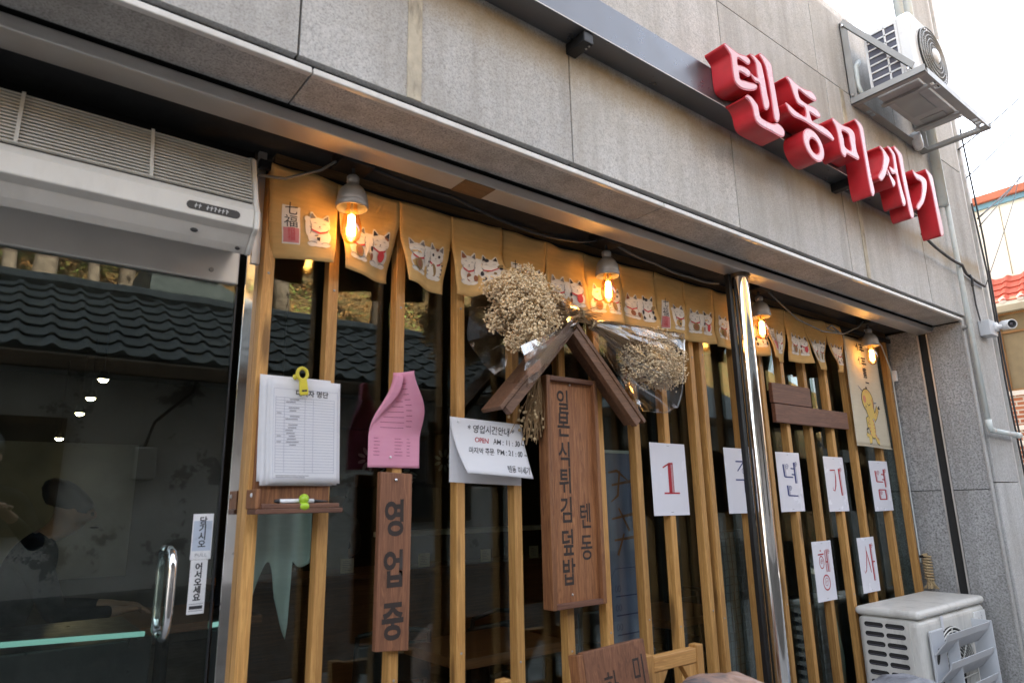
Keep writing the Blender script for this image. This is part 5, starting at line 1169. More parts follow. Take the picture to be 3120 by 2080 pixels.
for i, (x, y, z0, z1) in enumerate(((5.30, -0.008, 1.2, 3.3), (5.345, -0.012, 1.0, 3.9))):
    wire('power_cable', ['black cable clipped along the inner corner rib', 'black cable clipped along the outer corner rib'][i], [(x, y, z1), (x+0.012, y-0.01, (z0+z1)*0.62), (x-0.006, y, (z0+z1)*0.45), (x+0.004, y-0.006, z0)], 0.006)
WL = [('upper overhead cable leaving the corner towards the sky', (5.30, 0.01, 3.728), (7.0, -0.091, 4.80), 0.006), ('second overhead cable below the upper one at the corner', (5.30, -0.01, 3.50), (7.0, -0.048, 4.544), 0.005),
      ('lower overhead cable crossing the orange cornice', (5.36, -0.01, 3.20), (7.6, 0.12, 4.33), 0.006), ('thin overhead cable beside the lower one at the cornice', (5.36, -0.01, 3.14), (7.6, 0.18, 4.30), 0.004), ('thin overhead cable falling to the cable clamp', (5.21, -0.02, 2.665), (7.2, 0.17, 3.97), 0.003)]
for lab, a, b, r in WL:
    a, b = Vector(a), Vector(b)
    wire('overhead_cable', lab, [a, b, a+(b-a)*2.2+Vector((0, 0, 0.3))], r, sag=0.012, group='overhead cables at the corner')

# ================================================================== FOREGROUND AT THE FOOT OF THE WINDOW
def lowboard():
    t = thing('standing_board', 'reddish wooden board with carved letters leaning before the slats', 'sign', (1.50, 0.02, 0))
    A = Matrix.Translation((1.625, 0.0, 0.0)) @ Matrix.Rotation(rad(-7), 4, 'X') @ Matrix.Rotation(rad(-1.5), 4, 'Y')
    MB().box(-0.133, 0.133, -0.012, 0.012, 0.012, 0.880, A).build('board', 'stain_o', t, bevel=0.002)
    MB().box(-0.157, -0.1335, -0.011, 0.03, 0.012, 0.876, A).build('edge_batten', 'stain', t, bevel=0.002)
    for s_, x, z in (('하', -0.035, 0.765), ('미', 0.090, 0.790)):
        text('carved_letter', t, 'carve', s_, 0.092, lambda a, b: A @ Vector((x+a, -0.0128, z+b)), sx=0.72, bold=0.0006)
    MB().box(-0.02, 0.02, -0.02, 0.0, 0.0, 0.84, Matrix.Translation((1.625, 0.235, 0.0)) @ Matrix.Rotation(rad(6.3), 4, 'X')).build('prop', 'stain', t, bevel=0.002)
    return t
lowboard()
def chair():
    t = thing('wooden_chair', 'plain pine chair with braced back behind the pink boulder', 'chair', (1.96, 0.10, 0), 'pine chairs before the window')
    x0, x1, yb = 1.800, 2.098, 0.165
    for x in (x0, x1-0.036):
        MB().box(x, x+0.036, yb-0.018, yb+0.018, 0, 0.808).build('back_post', 'pine', t, bevel=0.003)
        MB().box(x, x+0.036, yb-0.36, yb-0.324, 0, 0.40).build('leg', 'pine', t, bevel=0.003)
    MB().box(x0+0.0365, x1-0.0365, yb-0.016, yb+0.014, 0.752, 0.800).build('top_rail', 'pine_h', t, bevel=0.004)
    MB().box(x0+0.0365, x1-0.0365, yb-0.014, yb+0.014, 0.56, 0.60).build('mid_rail', 'pine_h', t, bevel=0.003)
    for sx, xa in ((1, x0+0.0365), (-1, x1-0.0365)):
        MB().prism([(xa, 0.750), (xa+sx*0.075, 0.750), (xa+sx*0.042, 0.705), (xa, 0.650)] if sx > 0 else [(xa, 0.650), (xa-0.042, 0.705), (xa-0.075, 0.750), (xa, 0.750)], lambda a, b, w: (a, w, b), yb-0.012, yb+0.012).build('corner_brace', 'pine', t, bevel=0.002)
    for k in range(4):
        MB().box(x0, x1, yb-0.37+k*0.088, yb-0.37+k*0.088+0.08, 0.401, 0.425).build('seat_board', 'pine_h', t, bevel=0.003)
    for x in (x0+0.005, x1-0.03): MB().box(x, x+0.025, yb-0.323, yb-0.019, 0.34, 0.40).build('seat_rail', 'pine', t, bevel=0.002)
    return t
ch1 = chair()
dup(ch1, (1.96-0.815, 0.15, 0.004), 'plain pine chair left of the leaning carved board')
def boulder(label, c, r, seed, cols):
    s = N('boulder stone'); v = s.coords((1, 1, 2.2), rnd=False)
    f = s.noise(v, 4.5, 8, 0.62, 2.2); g = s.noise(v, 40, 6, 0.7)
    cc = s.ramp(f, [(0.34, cols[0]), (0.47, cols[1]), (0.56, cols[2]), (0.68, cols[1])]); cc = s.mix(s.ramp(g, [(0.4, 0), (0.7, 0.35)]), cc, cols[3])
    s.bsdf(cc, 0.6, 0, g, 0.4, 0.004)
    mb = MB(); c = Vector(c)
    def fn(u, v):
        th, ph = 2*math.pi*u, math.pi*v; d = Vector((math.sin(ph)*math.cos(th), math.sin(ph)*math.sin(th), math.cos(ph)))
        e = Vector([math.copysign(abs(k)**0.8, k) for k in d])
        k = 1 + 0.10*noise.noise(d*1.4+Vector((seed, 0, 0))) + 0.03*noise.noise(d*5+Vector((seed, 0, 0)))
        p = c + Vector((e.x*r[0], e.y*r[1], e.z*r[2]))*k; p.z = max(p.z, 0.001); return p
    mb.grid(fn, 40, 26); o = mb.build('boulder', s.m, smooth=True); tag(o, label, 'boulder', 'boulders before the window')
boulder('rounded pink and grey marbled boulder before the pine chair', (1.765, -0.185, 0.39), (0.285, 0.20, 0.437), 1.7, [(0.10, 0.10, 0.11), (0.40, 0.24, 0.17), (0.46, 0.34, 0.29), (0.14, 0.11, 0.10)])
boulder('low grey marbled boulder before the old air conditioner', (3.09, -0.06, 0.25), (0.27, 0.24, 0.32), 5.2, [(0.10, 0.105, 0.12), (0.24, 0.25, 0.28), (0.36, 0.37, 0.40), (0.10, 0.10, 0.11)])

# ================================================================== BUILDING AT THE END OF THE ALLEY
M['cream'] = paint('cream render', (0.80, 0.78, 0.66), 0.8, 0, 0.05, 1.5)
M['orange'] = paint('orange cornice', (0.42, 0.125, 0.06), 0.6, 0, 0.15, 3)
M['blue'] = paint('blue band', (0.16, 0.34, 0.44), 0.5)
M['red_tile'] = paint('red metal tile', (0.46, 0.085, 0.05), 0.45, 0, 0.15, 4)
M['brown_frame'] = paint('brown window frame', (0.33, 0.17, 0.06), 0.5)
M['tan_blind'] = paint('tan window blind', (0.25, 0.195, 0.11), 0.5)
s_ = N('brick courses'); bt = s_.n('ShaderNodeTexBrick'); bt.inputs['Scale'].default_value = 1.0; bt.inputs['Brick Width'].default_value = 0.23; bt.inputs['Row Height'].default_value = 0.075; bt.inputs['Mortar Size'].default_value = 0.012
bt.inputs['Color1'].default_value = (0.42, 0.15, 0.07, 1); bt.inputs['Color2'].default_value = (0.33, 0.10, 0.05, 1); bt.inputs['Mortar'].default_value = (0.55, 0.5, 0.42, 1)
tc_ = s_.n('ShaderNodeTexCoord'); mp_ = s_.n('ShaderNodeMapping'); mp_.inputs['Rotation'].default_value = (rad(90), 0, rad(90)); s_.l(tc_.outputs['Object'], mp_.inputs[0])
sp_ = s_.n('ShaderNodeSeparateXYZ'); cb_ = s_.n('ShaderNodeCombineXYZ'); s_.l(tc_.outputs['Object'], sp_.inputs[0]); s_.l(sp_.outputs[1], cb_.inputs[0]); s_.l(sp_.outputs[2], cb_.inputs[1]); s_.l(cb_.outputs[0], bt.inputs['Vector'])
s_.bsdf(bt.outputs[0], 0.85); M['brick'] = s_.m
bb = thing('brick_building', 'cream and brick building with red tiled canopy at the end of the alley', 'building', (14.5, 1.0, 0))
BX = 14.0
MB().box(BX, BX+6, -4, 6, 5.05, 6.40).build('upper_wall', 'cream', bb)
for y in (-1.2, 0.1, 1.32, 1.98, 3.2): MB().box(BX-0.004, BX, y, y+0.012, 5.08, 6.38).build('panel_joint', 'tan_blind', bb)
MB().box(BX-0.05, BX+6, -4.05, 6.05, 6.401, 6.495).build('blue_band', 'blue', bb)
MB().box(BX-0.12, BX+6, -4.1, 6.1, 6.496, 6.64).build('cornice', 'orange', bb, bevel=0.01)
MB().box(BX, BX+6, -4, 6, 0, 3.02).build('brick_wall', 'brick', bb)
MB().box(BX, BX+6, -4, -0.5, 3.03, 5.04).build('brick_wall', 'brick', bb); MB().box(BX, BX+6, 2.42, 6, 3.03, 5.04).build('brick_wall', 'brick', bb)
MB().box(BX+0.1, BX+6, -0.5, 2.42, 4.42, 5.04).build('lintel', 'cream', bb)
wn = MB().box(BX+0.12, BX+0.16, -0.45, 2.40, 3.05, 4.415).build('window', 'tan_blind', bb)
for y in (-0.47, 0.45, 1.4, 2.345): MB().box(BX+0.06, BX+0.118, y, y+0.05, 3.05, 4.415).build('frame', 'brown_frame', wn)
for z in (3.045, 4.07, 4.40): MB().box(BX+0.07, BX+0.115, -0.41, 2.34, z, z+0.03).build('frame', 'brown_frame', wn)
MB().box(BX+0.10, BX+0.118, 1.78, 1.98, 3.62, 3.74).build('notice', 'paper', wn)
MB().box(BX-0.06, BX+0.1, -0.6, 2.52, 2.955, 3.03).build('sill', 'cat_white', bb)
MB().box(BX-0.03, BX, -4, 6, 2.36, 2.44).build('string_course', 'cat_white', bb)
MB().box(BX-0.03, BX, -4, 6, 2.10, 2.18).build('string_course', 'cat_white', bb)
cn = MB().prism([(BX, 5.04), (BX-0.50, 4.50), (BX-0.50, 4.44), (BX, 4.44)], lambda a, b, w: (a, w, b), -3.5, 5.5).build('canopy', 'cream', bb)
sl_ = math.hypot(0.5, 0.54); tl = sl_/4
tm = MB(); tm.grid(lambda u, v: tile_fn(u, v, 0.26, tl), 9, 1); tm.grid(lambda u, v: (u*0.26, 0, tile_fn(u, 0, 0.26, tl)[2]*(1-v)), 9, 1)
rt_me = tm.mesh('canopy_tile', 'red_tile')
ex = Vector((0, 1, 0)); up_ = Vector((0.5, 0, 0.54)).normalized(); nn_ = ex.cross(up_)
if nn_.z < 0: nn_ = -nn_
for r in range(4):
    for c in range(14):
        o = bpy.data.objects.new('canopy_tile', rt_me); col.objects.link(o); o.parent = cn
        p = Vector((BX-0.50, -0.2+c*0.26, 4.502)) + up_*(r*tl)
        o.matrix_basis = Matrix(((ex.x, up_.x, nn_.x, p.x), (ex.y, up_.y, nn_.y, p.y), (ex.z, up_.z, nn_.z, p.z), (0, 0, 0, 1)))
for c in range(14):
    MB().lathe([(0.0, 0.02), (0.05, 0.016), (0.058, 0.0), (0, 0)], Matrix.Translation((BX-0.505, -0.0+c*0.26, 4.525)) @ Matrix.Rotation(rad(-90), 4, 'Y'), 12).build('tile_end', 'cat_white', cn)

# ================================================================== INSIDE THE SHOP
ct = thing('counter', 'long brown wooden bar counter at the back of the dim room', 'counter', (3.0, 3.5, 0.03))
MB().box(1.3, 4.9, 3.28, 3.34, 0.03, 0.80).build('front', 'counter', ct)
MB().box(1.25, 4.95, 3.18, 3.70, 0.801, 0.84).build('top', 'counter', ct, bevel=0.004)
MB().box(2.6, 4.95, 3.60, 3.68, 0.841, 1.06).build('upstand', 'room_wall', ct)
MB().box(2.6, 4.95, 3.52, 3.72, 1.061, 1.10).build('ledge', 'cat_white', ct)
M['card'] = paint('cream card', (0.66, 0.60, 0.44), 0.6)
for x, z in ((2.15, 0.845), (2.78, 0.845), (3.36, 0.845), (3.87, 0.845)):
    t = thing('menu_card', 'small cream card standing on the bar counter', 'card', (x, 3.22, z), 'cream cards on the counter')
    MB().box(x-0.05, x+0.05, 3.215, 3.219, z, z+0.10, None).build('sheet', 'card', t)
    mb = MB(); [ribbon(mb, [(x-0.035, z+0.02+k*0.012), (x+0.03-0.01*(k % 3), z+0.02+k*0.012)], 0.003, lambda a, b: Vector((a, 3.2145, b))) for k in range(6)]; mb.build('print', 'ink_soft', t)
for x, lab in ((2.62, 'cluster of glasses'), (3.62, 'cluster of glasses')):
    t = thing('glass_tumbler', 'clear glass tumbler standing on the bar counter', 'glass', (x, 3.3, 0.841), 'tumblers on the counter')
    MB().lathe([(0.0, 0.004), (0.028, 0.004), (0.034, 0.11), (0.031, 0.11), (0.026, 0.01), (0, 0.01)], Matrix.Translation((x, 3.3, 0.841)), 16).build('cup', M['cello'], t, smooth=True)
M['dark_cloth'] = cloth('dark brown cloth', (0.055, 0.035, 0.025), None, 0.1)
nr = thing('noren_curtain', 'dark brown curtain with pale flower print hanging inside the room', 'curtain', (2.4, 2.6, 1.42))
ncl = MB().grid(lambda u, v: Vector((1.45+1.9*u, 2.6+0.02*math.sin(u*26), 1.42+0.36*v)), 60, 4).build('cloth', 'dark_cloth', nr, smooth=True, solid=0.002)
M['pale_print'] = paint('pale flower print', (0.40, 0.37, 0.30), 0.8)
for fx, fz in ((1.62, 1.56), (1.98, 1.60), (2.20, 1.53), (2.55, 1.60), (2.88, 1.55), (3.18, 1.62)):
    mb = MB()
    for k in range(9):
        a = k*0.698; mb.poly([Vector((fx+x, 2.573, fz+y)) for x, y in ellipse(0.055*math.cos(a), 0.055*math.sin(a), 0.028, 0.012, 10, 0, a)])
    for k in range(3): mb.poly([Vector((fx+0.09+x, 2.572, fz-0.05+y)) for x, y in ellipse(0.01*k, 0.03*k-0.03, 0.03, 0.008, 8, 0, 0.6-0.5*k)])
    mb.build('flower_print', 'pale_print', ncl)
MB().tube([(1.4, 2.6, 1.79), (3.4, 2.6, 1.79)], 0.01, 8).build('rod', 'black_metal', nr)
for x in (1.4, 3.4): MB().tube([(x, 2.6, 1.79), (x, 2.6, 2.6)], 0.004, 6).build('hanger', 'black_metal', nr)
M['pale_wall'] = paint('pale wall panel', (0.17, 0.175, 0.17), 0.8)
MB().box(-0.9, 1.25, 6.27, 6.299, 0.70, 1.95).build('wall_panel', 'pale_wall', shop)
# ceiling spots in a row
M['spot'] = emit('lit spot lamp', (1.0, 0.78, 0.42), 13)
for i, (x, y, zl) in enumerate(((0.613, 4.0, 2.207), (0.602, 4.5, 2.141), (0.590, 5.0, 2.082), (0.511, 5.5, 1.919))):
    t = thing('ceiling_lamp', 'small lit ceiling spot in the row deep in the room', 'lamp', (x, y, zl), 'lit ceiling spots')
    MB().tube([(x, y, 2.6), (x, y, zl+0.065)], 0.004, 6).build('rod', 'black_metal', t)
    MB().lathe([(0.0, 0.065), (0.030, 0.06), (0.040, 0.0), (0.036, 0.0), (0.025, 0.05)], Matrix.Translation((x, y, zl)), 20).build('shade', 'black_metal', t, smooth=True)
    MB().ball((x, y, zl+0.004), (0.032, 0.032, 0.026), 12, 8).build('lens', 'spot', t, smooth=True)
# dark case added to carry a glowing strip that stands in for sunlit glare
dc = thing('glare_case', 'low dark case added behind the glass door with a glowing strip standing in for glare', 'cabinet', (0.0, 1.3, 0.03))
M['mint_glare'] = emit('glowing mint glare strip', (0.35, 0.75, 0.66), 0.09)
MB().box(-0.9, 0.50, 1.03, 1.60, 0.03, 0.915).build('added_case', 'black_plastic', dc, bevel=0.006)
MB().tube([(-0.9, 1.0, 0.985), (0.47, 1.0, 0.932)], 0.0075, 10).build('glare_strip', 'mint_glare', dc, smooth=True)
for x in (-0.6, 0.0, 0.44): MB().box(x-0.01, x+0.01, 0.995, 1.029, 0.90, 0.925+(0.44-x)*0.036).build('strip_clip', 'black_metal', dc)
# purple roll-up banner just inside the glass
pb = thing('rollup_banner', 'bluish purple upright banner with red writing just behind the glass', 'banner', (2.53, 0.9, 0.03))
M['purple'] = paint('lavender banner', (0.21, 0.22, 0.36), 0.5)
bnn = MB().box(2.405, 2.655, 0.898, 0.902, 0.08, 1.535).build('sheet', 'purple', pb)
MB().box(2.38, 2.68, 0.86, 0.94, 0.03, 0.079).build('foot', 'zinc', pb, bevel=0.004)
MB().tube([(2.53, 0.915, 0.08), (2.53, 0.915, 1.54)], 0.008, 8).build('pole', 'zinc', pb); MB().box(2.40, 2.66, 0.894, 0.906, 1.536, 1.55).build('top_bar', 'white_plastic', pb)
mb = MB(); bf = lambda x, y: Vector((x, 0.8968, y))
for p in ([(2.44, 1.44), (2.50, 1.45), (2.58, 1.40)], [(2.46, 1.38), (2.60, 1.40)], [(2.52, 1.45), (2.50, 1.33), (2.45, 1.30)], [(2.45, 1.22), (2.60, 1.24)], [(2.50, 1.27), (2.57, 1.16)], [(2.46, 1.12), (2.60, 1.13)], [(2.53, 1.15), (2.48, 1.05)]): ribbon(mb, p, [0.010, 0.015, 0.006][:len(p)], bf)
mb.build('red_writing', 'cat_brown', bnn)
mb = MB()
ribbon(mb, [(2.425, 0.95), (2.455, 0.99), (2.65, 0.99)], 0.003, bf); ribbon(mb, [(2.425, 0.95), (2.425, 0.12)], 0.003, bf)
for k in range(7):
    for q in range(2): ribbon(mb, [(2.455+q*0.022+0.008*math.cos(a), 0.90-k*0.085+0.014*math.sin(a)) for a in [i*0.785 for i in range(9)]], 0.003, bf)
    ribbon(mb, [(2.45, 0.865-k*0.085), (2.62, 0.865-k*0.085)], 0.006, bf)
mb.build('menu_writing', 'ink_navy', bnn)
# black chairs and tables
def blackchair(x, y, rz, label):
    t = thing('cafe_chair', label, 'chair', (x, y, 0.03), 'black chairs in the room')
    A = Matrix.Translation((x, y, 0.03)) @ Matrix.Rotation(rz, 4, 'Z')
    MB().box(-0.19, 0.19, -0.19, 0.19, 0.40, 0.44, A).build('seat', 'black_plastic', t, bevel=0.01)
    MB().box(-0.17, 0.17, 0.175, 0.20, 0.52, 0.68, A).build('backrest', 'black_plastic', t, bevel=0.01)
    for sx in (-0.17, 0.17):
        MB().tube([A @ Vector((sx, 0.19, 0.0)), A @ Vector((sx, 0.185, 0.45)), A @ Vector((sx*0.95, 0.21, 0.72))], 0.011, 8).build('leg', 'black_metal', t); MB().tube([A @ Vector((sx, -0.18, 0.0)), A @ Vector((sx, -0.17, 0.41))], 0.011, 8).build('leg', 'black_metal', t)
    MB().tube([A @ Vector((-0.16, 0.21, 0.72)), A @ Vector((0, 0.215, 0.745)), A @ Vector((0.16, 0.21, 0.72))], 0.011, 8).build('top_bar', 'black_metal', t)
for x, y, rz in ((1.60, 1.6, 2.9), (2.15, 1.7, 3.3), (2.90, 1.6, 3.0), (3.55, 1.6, 3.2)): blackchair(x, y, rz, 'black metal cafe chair standing just inside the window')
for x in (1.9, 3.2):
    t = thing('cafe_table', 'dark square table between the black chairs', 'table', (x, 1.15, 0.03), 'tables in the room')
    MB().box(x-0.3, x+0.3, 0.95, 1.45, 0.66, 0.70).build('top', 'counter', t, bevel=0.004); MB().tube([(x, 1.2, 0.05), (x, 1.2, 0.66)], 0.025, 10).build('column', 'black_metal', t); MB().box(x-0.2, x+0.2, 1.0, 1.4, 0.03, 0.05).build('base', 'black_metal', t)
# tall black appliance with a mint stripe
ap = thing('air_purifier', 'tall black appliance with a mint stripe behind the glass', 'appliance', (4.05, 0.85, 0.03))
M['mint'] = paint('mint plastic', (0.30, 0.46, 0.42), 0.35)
MB().box(3.86, 4.30, 0.70, 1.00, 0.03, 0.72).build('body', 'black_plastic', ap, bevel=0.05, seg=4)
MB().prism([(3.98, 0.05), (4.06, 0.05), (4.10, 0.40), (4.05, 0.66), (4.0, 0.66), (4.04, 0.40)], lambda a, b, w: (a, w, b), 0.692, 0.699).build('stripe', 'mint', ap)
for k in range(10): MB().box(3.872, 3.94, 0.694, 0.699, 0.12+k*0.05, 0.145+k*0.05).build('vent', 'fin', ap, bevel=0.004)
# pale sheet standing in for the sunlit wall patch mirrored in the glass
pc = thing('sunlit_patch', 'pale mint sheet with ragged lower edge standing in for a mirrored sunlit patch', 'cloth', (0.72, 0.58, 0.95))
M['sunlit_mint'] = cloth('pale mint sunlit patch', (0.80, 0.88, 0.84), (0.70, 0.78, 0.74), 0.1)
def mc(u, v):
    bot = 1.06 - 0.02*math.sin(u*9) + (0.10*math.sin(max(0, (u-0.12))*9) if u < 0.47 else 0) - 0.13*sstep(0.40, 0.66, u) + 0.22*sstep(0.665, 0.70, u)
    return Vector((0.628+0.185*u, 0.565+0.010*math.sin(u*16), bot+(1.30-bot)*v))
MB().grid(mc, 40, 14).build('cloth', 'sunlit_mint', pc, smooth=True, solid=0.001)  # cloth sheet shaped as the mirrored sunlit patch
MB().tube([(0.61, 0.565, 1.302), (0.83, 0.565, 1.302)], 0.005, 8).build('rod', 'black_metal', pc)  # rod and cords added to carry the stand-in sheet
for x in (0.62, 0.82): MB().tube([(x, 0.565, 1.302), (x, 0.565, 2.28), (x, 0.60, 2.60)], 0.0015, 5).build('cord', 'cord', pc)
# dark net over a grey cover near the steel post
nc = thing('net_cover', 'grey cloth under black square netting behind the steel post', 'net', (3.2, 0.8, 0.03))
M['grey_cloth'] = cloth('grey blue cloth', (0.16, 0.19, 0.20), None, 0.1)
MB().grid(lambda u, v: Vector((3.02+0.30*u, 0.80+0.02*math.sin(u*14), 0.03+1.10*v)), 20, 6).build('cloth', 'grey_cloth', nc, smooth=True, solid=0.002)
mb = MB()
for k in range(9): mb.tube([(3.02+0.0375*k, 0.772+0.004*math.sin(j*2.1), 0.03+0.11*j) for j in range(11)], 0.0022, 4)
for k in range(28): mb.tube([(3.02+0.03*j, 0.772+0.004*math.sin(j*1.7+k), 0.06+0.0385*k+0.003*math.sin(j*2+k)) for j in range(11)], 0.0022, 4)
mb.build('netting', 'cord', nc)
MB().tube([(3.0, 0.80, 0.03), (3.0, 0.80, 1.14), (3.34, 0.80, 1.14), (3.34, 0.80, 0.03)], 0.008, 8).build('stand', 'black_metal', nc)

# ================================================================== PEOPLE
M['skin'] = paint('skin', (0.46, 0.27, 0.18), 0.5); M['hair'] = paint('black hair', (0.012, 0.010, 0.009), 0.5)
M['tee'] = cloth('grey t-shirt', (0.42, 0.42, 0.38), None, 0.0); M['suit'] = cloth('dark jacket', (0.022, 0.024, 0.03), None, 0.0); M['trousers'] = cloth('dark trousers', (0.03, 0.03, 0.035), None, 0.0); M['shoe'] = paint('black shoe', (0.015, 0.015, 0.015), 0.4)
def person(label, base, face, J, top, hands=True, group=None):
    """J: joints in metres in the person's own frame (x right, y forward, z up); face = heading about z"""
    A = Matrix.Translation(base) @ Matrix.Rotation(face, 4, 'Z')
    V, E, Rr, K = [], [], [], []
    def add(p, r, k, par=None):
        V.append(Vector(p)); Rr.append(r if isinstance(r, tuple) else (r, r)); K.append(k)
        if par is not None: E.append((par, len(V)-1))
        return len(V)-1
    pel = add(J['pelvis'], (0.15, 0.11), 'trousers')
    wa = add(J['waist'], (0.135, 0.10), top, pel); chs = add(J['chest'], (0.165, 0.115), top, wa); sh_ = add(J['upper'], (0.13, 0.10), top, chs)
    nk = add(J['neck'], 0.056, 'skin', sh_); jw = add(J['jaw'], (0.064, 0.075), 'skin', nk); hd = add(J['head'], (0.080, 0.098), 'skin', jw); cr = add(J['crown'], (0.058, 0.070), 'skin', hd)
    f = (Vector(J['nose'])-Vector(J['head'])); add(J['nose'], 0.012, 'skin', hd)
    for s, sd in (('l', -1), ('r', 1)):
        hx, hy, hz_ = J['head']; add((hx+sd*0.088, hy-0.012, hz_-0.012), 0.014, 'skin', hd)
        a = add(J[s+'sho'], 0.062, top, sh_); b = add(J[s+'elb'], 0.045, top, a); c = add(J[s+'wri'], 0.030, 'skin' if top == 'tee' else top, b)
        d = (Vector(J[s+'wri'])-Vector(J[s+'elb'])).normalized(); side = d.cross(Vector((0, 0, 1))); side = side.normalized() if side.length > 0.1 else Vector((1, 0, 0)); n = d.cross(side)
        pm_ = add(Vector(J[s+'wri'])+d*0.055, (0.032, 0.020), 'skin', c); kn = add(Vector(J[s+'wri'])+d*0.095, (0.034, 0.017), 'skin', pm_)
        w0 = Vector(J[s+'wri'])
        for q, (o_, L) in enumerate(((-0.028, 0.068), (-0.009, 0.078), (0.010, 0.074), (0.028, 0.060))):
            k1 = add(w0+d*(0.105+L*0.5)+side*o_+n*0.006, 0.0088, 'skin', kn); add(w0+d*(0.100+L)+side*o_*1.1+n*0.028, 0.0078, 'skin', k1)
        k1 = add(w0+d*0.065-side*0.045+n*0.008, 0.0105, 'skin', pm_); add(w0+d*0.100-side*0.052+n*0.020, 0.0088, 'skin', k1)
        h = add(J[s+'hip'], 0.088, 'trousers', pel); kk = add(J[s+'kne'], 0.062, 'trousers', h); an = add(J[s+'ank'], 0.042, 'trousers', kk)
        t = Vector(J[s+'ank']); he = add(t+Vector((0, -0.02, -0.045)), 0.036, 'shoe', an); add(t+Vector((0, 0.15, -0.055)), (0.040, 0.026), 'shoe', he)
    me = bpy.data.meshes.new('skeleton'); me.from_pydata([tuple(v) for v in V], E, [])
    ob = bpy.data.objects.new('skeleton', me); col.objects.link(ob)
    md = ob.modifiers.new('skin', 'SKIN'); md.branch_smoothing = 0.6
    for i, sv in enumerate(me.skin_vertices[0].data): sv.radius = Rr[i]; sv.use_root = (i == 0)
    sb = ob.modifiers.new('sub', 'SUBSURF'); sb.levels = 2; sb.render_levels = 2
    dg = bpy.context.evaluated_depsgraph_get(); dg.update()
    body = bpy.data.meshes.new_from_object(ob.evaluated_get(dg)); bpy.data.objects.remove(ob)
    names = ['skin', top, 'trousers', 'shoe']; body.materials.clear()
    for q in names: body.materials.append(M[q])
    segs = [(V[a], V[b], K[b], max(Rr[b])) for a, b in E]
    for p in body.polygons:
        c = p.center; best = None
        for a, b, k, r in segs:
            ab = b-a; t = max(0, min(1, (c-a).dot(ab)/max(ab.length_squared, 1e-9))); dd = (c-(a+ab*t)).length - r*0.6
            if best is None or dd < best[0]: best = (dd, k)
        p.material_index = names.index(best[1]); p.use_smooth = True
    t = thing('person', label, 'person', base, group)
    for v in body.vertices: v.co = A @ v.co
    link('body', body, t)
    hc = Vector(J['head']); cr_ = Vector(J['crown']); upv = (cr_-hc).normalized(); fw = f.normalized()
    hb = MB()
    def hf(u, v):
        th, ph = 2*math.pi*u, math.pi*0.60*v; d = upv*math.cos(ph) + (fw*math.cos(th) + upv.cross(fw)*math.sin(th))*math.sin(ph)
        fr = max(0, d.dot(fw)); rr = 0.112 + 0.006*noise.noise(d*9)
        if v > 0.62: rr -= 0.034*fr*sstep(0.62, 0.9, v)
        return A @ (hc + upv*0.022 + d*rr*Vector((1, 1, 1)).x*(1 if abs(d.dot(upv.cross(fw))) < 0.6 else 0.93))
    hb.grid(hf, 26, 12); hb.build('hair', 'hair', t, smooth=True)
    fm = MB()
    sdv = upv.cross(fw)
    for sd in (-1, 1): fm.ball(A @ (hc + fw*0.082 + sdv*sd*0.032 + upv*0.004), 0.008, 8, 6)
    fm.ball(A @ (hc + fw*0.080 - upv*0.058), (0.020, 0.008, 0.005), 8, 6)
    fm.build('eyes_and_mouth', 'hair', t, smooth=True)
    return t
stand = dict(pelvis=(0, 0, 0.93), waist=(0, 0.01, 1.08), chest=(0, 0.0, 1.25), upper=(0, -0.01, 1.38), neck=(0, 0.0, 1.47), jaw=(0, 0.03, 1.535), head=(0, 0.025, 1.60), crown=(0, 0.01, 1.66), nose=(0, 0.125, 1.575),
             lsho=(-0.185, -0.01, 1.375), rsho=(0.185, -0.01, 1.375), lelb=(-0.24, 0.02, 1.11), relb=(0.24, 0.02, 1.11), lwri=(-0.20, 0.22, 1.02), rwri=(0.20, 0.22, 1.02),
             lhip=(-0.09, 0, 0.86), rhip=(0.09, 0, 0.86), lkne=(-0.10, 0.02, 0.49), rkne=(0.10, 0.02, 0.49), lank=(-0.11, -0.01, 0.085), rank=(0.11, -0.01, 0.085))
cook = dict(stand); sc_ = 0.88
cook = {k: (v[0]*sc_*1.05, v[1]*sc_, v[2]*sc_) for k, v in cook.items()}
person('person in a grey t-shirt seen from behind at the counter', (2.42, 4.05, 0.03), rad(10), {k: (v[0], v[1], v[2]-0.06) for k, v in cook.items()} | {'lank': (-0.1, -0.01, 0.075), 'rank': (0.1, -0.01, 0.075)}, 'tee')
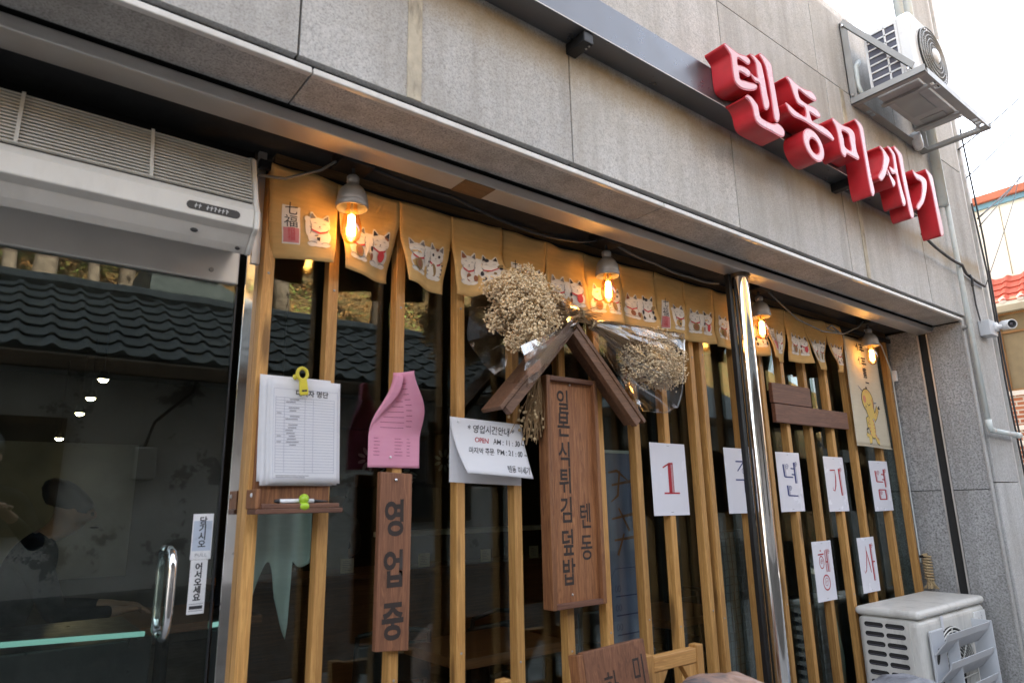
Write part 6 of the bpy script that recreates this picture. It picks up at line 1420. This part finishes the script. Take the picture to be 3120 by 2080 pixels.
sit = dict(pelvis=(0, 0, 0.70), waist=(0, 0.03, 0.84), chest=(0, 0.07, 0.99), upper=(0, 0.12, 1.10), neck=(0, 0.16, 1.18), jaw=(0, 0.215, 1.215), head=(0, 0.225, 1.285), crown=(0, 0.205, 1.345), nose=(0, 0.325, 1.25),
           lsho=(-0.185, 0.10, 1.09), rsho=(0.185, 0.10, 1.09), lelb=(-0.23, 0.20, 0.86), relb=(0.23, 0.20, 0.86), lwri=(-0.14, 0.40, 0.86), rwri=(0.14, 0.40, 0.86),
           lhip=(-0.09, 0.03, 0.67), rhip=(0.09, 0.03, 0.67), lkne=(-0.11, 0.42, 0.64), rkne=(0.11, 0.42, 0.64), lank=(-0.11, 0.40, 0.24), rank=(0.11, 0.40, 0.24))
person('person in a dark jacket seated and bending forward behind the glass door', (0.12, 2.12, 0.03), rad(-90), sit, 'suit')
stl = thing('bar_stool', 'dark round bar stool under the seated person', 'stool', (0.12, 2.12, 0.03))
MB().lathe([(0.0, 0.56), (0.17, 0.56), (0.18, 0.585), (0.16, 0.60), (0, 0.602)], Matrix.Translation((0.12, 2.12, 0.0)), 24).build('seat', 'black_plastic', stl, smooth=True)
for a in (0.6, 2.2, 3.75, 5.3): MB().tube([(0.12+0.09*math.cos(a), 2.12+0.09*math.sin(a), 0.56), (0.12+0.19*math.cos(a), 2.12+0.19*math.sin(a), 0.03)], 0.013, 8).build('leg', 'black_metal', stl)
tb = thing('bar_table', 'dark high table in front of the seated person', 'table', (0.75, 2.12, 0.03))
MB().box(0.42, 1.1, 1.8, 2.45, 0.80, 0.835).build('top', 'counter', tb, bevel=0.004); MB().tube([(0.76, 2.12, 0.05), (0.76, 2.12, 0.80)], 0.03, 10).build('column', 'black_metal', tb); MB().box(0.52, 1.0, 1.9, 2.35, 0.03, 0.05).build('base', 'black_metal', tb)
shoot = dict(stand); shoot.update(lelb=(-0.27, 0.10, 1.13), relb=(0.27, 0.10, 1.13), lwri=(-0.075, 0.27, 1.27), rwri=(0.085, 0.27, 1.28))
person('person in dark clothes photographing, mirrored at the door glass edge', (0.0, -1.87, 0), rad(-15), shoot, 'suit')
cmr = thing('handheld_camera', 'black camera held by the person mirrored in the door glass', 'camera', (0.03, -1.56, 1.24))
CA = Matrix.Translation((0.035, -1.565, 1.285)) @ Matrix.Rotation(rad(-38), 4, 'Z')
MB().box(-0.065, 0.065, -0.035, 0.02, -0.045, 0.045, CA).build('camera_body', 'black_plastic', cmr, bevel=0.008)
MB().tube([CA @ Vector((0, 0.02, 0)), CA @ Vector((0, 0.055, 0.002))], 0.032, 20).build('camera_lens', 'black_plastic', cmr, smooth=True)
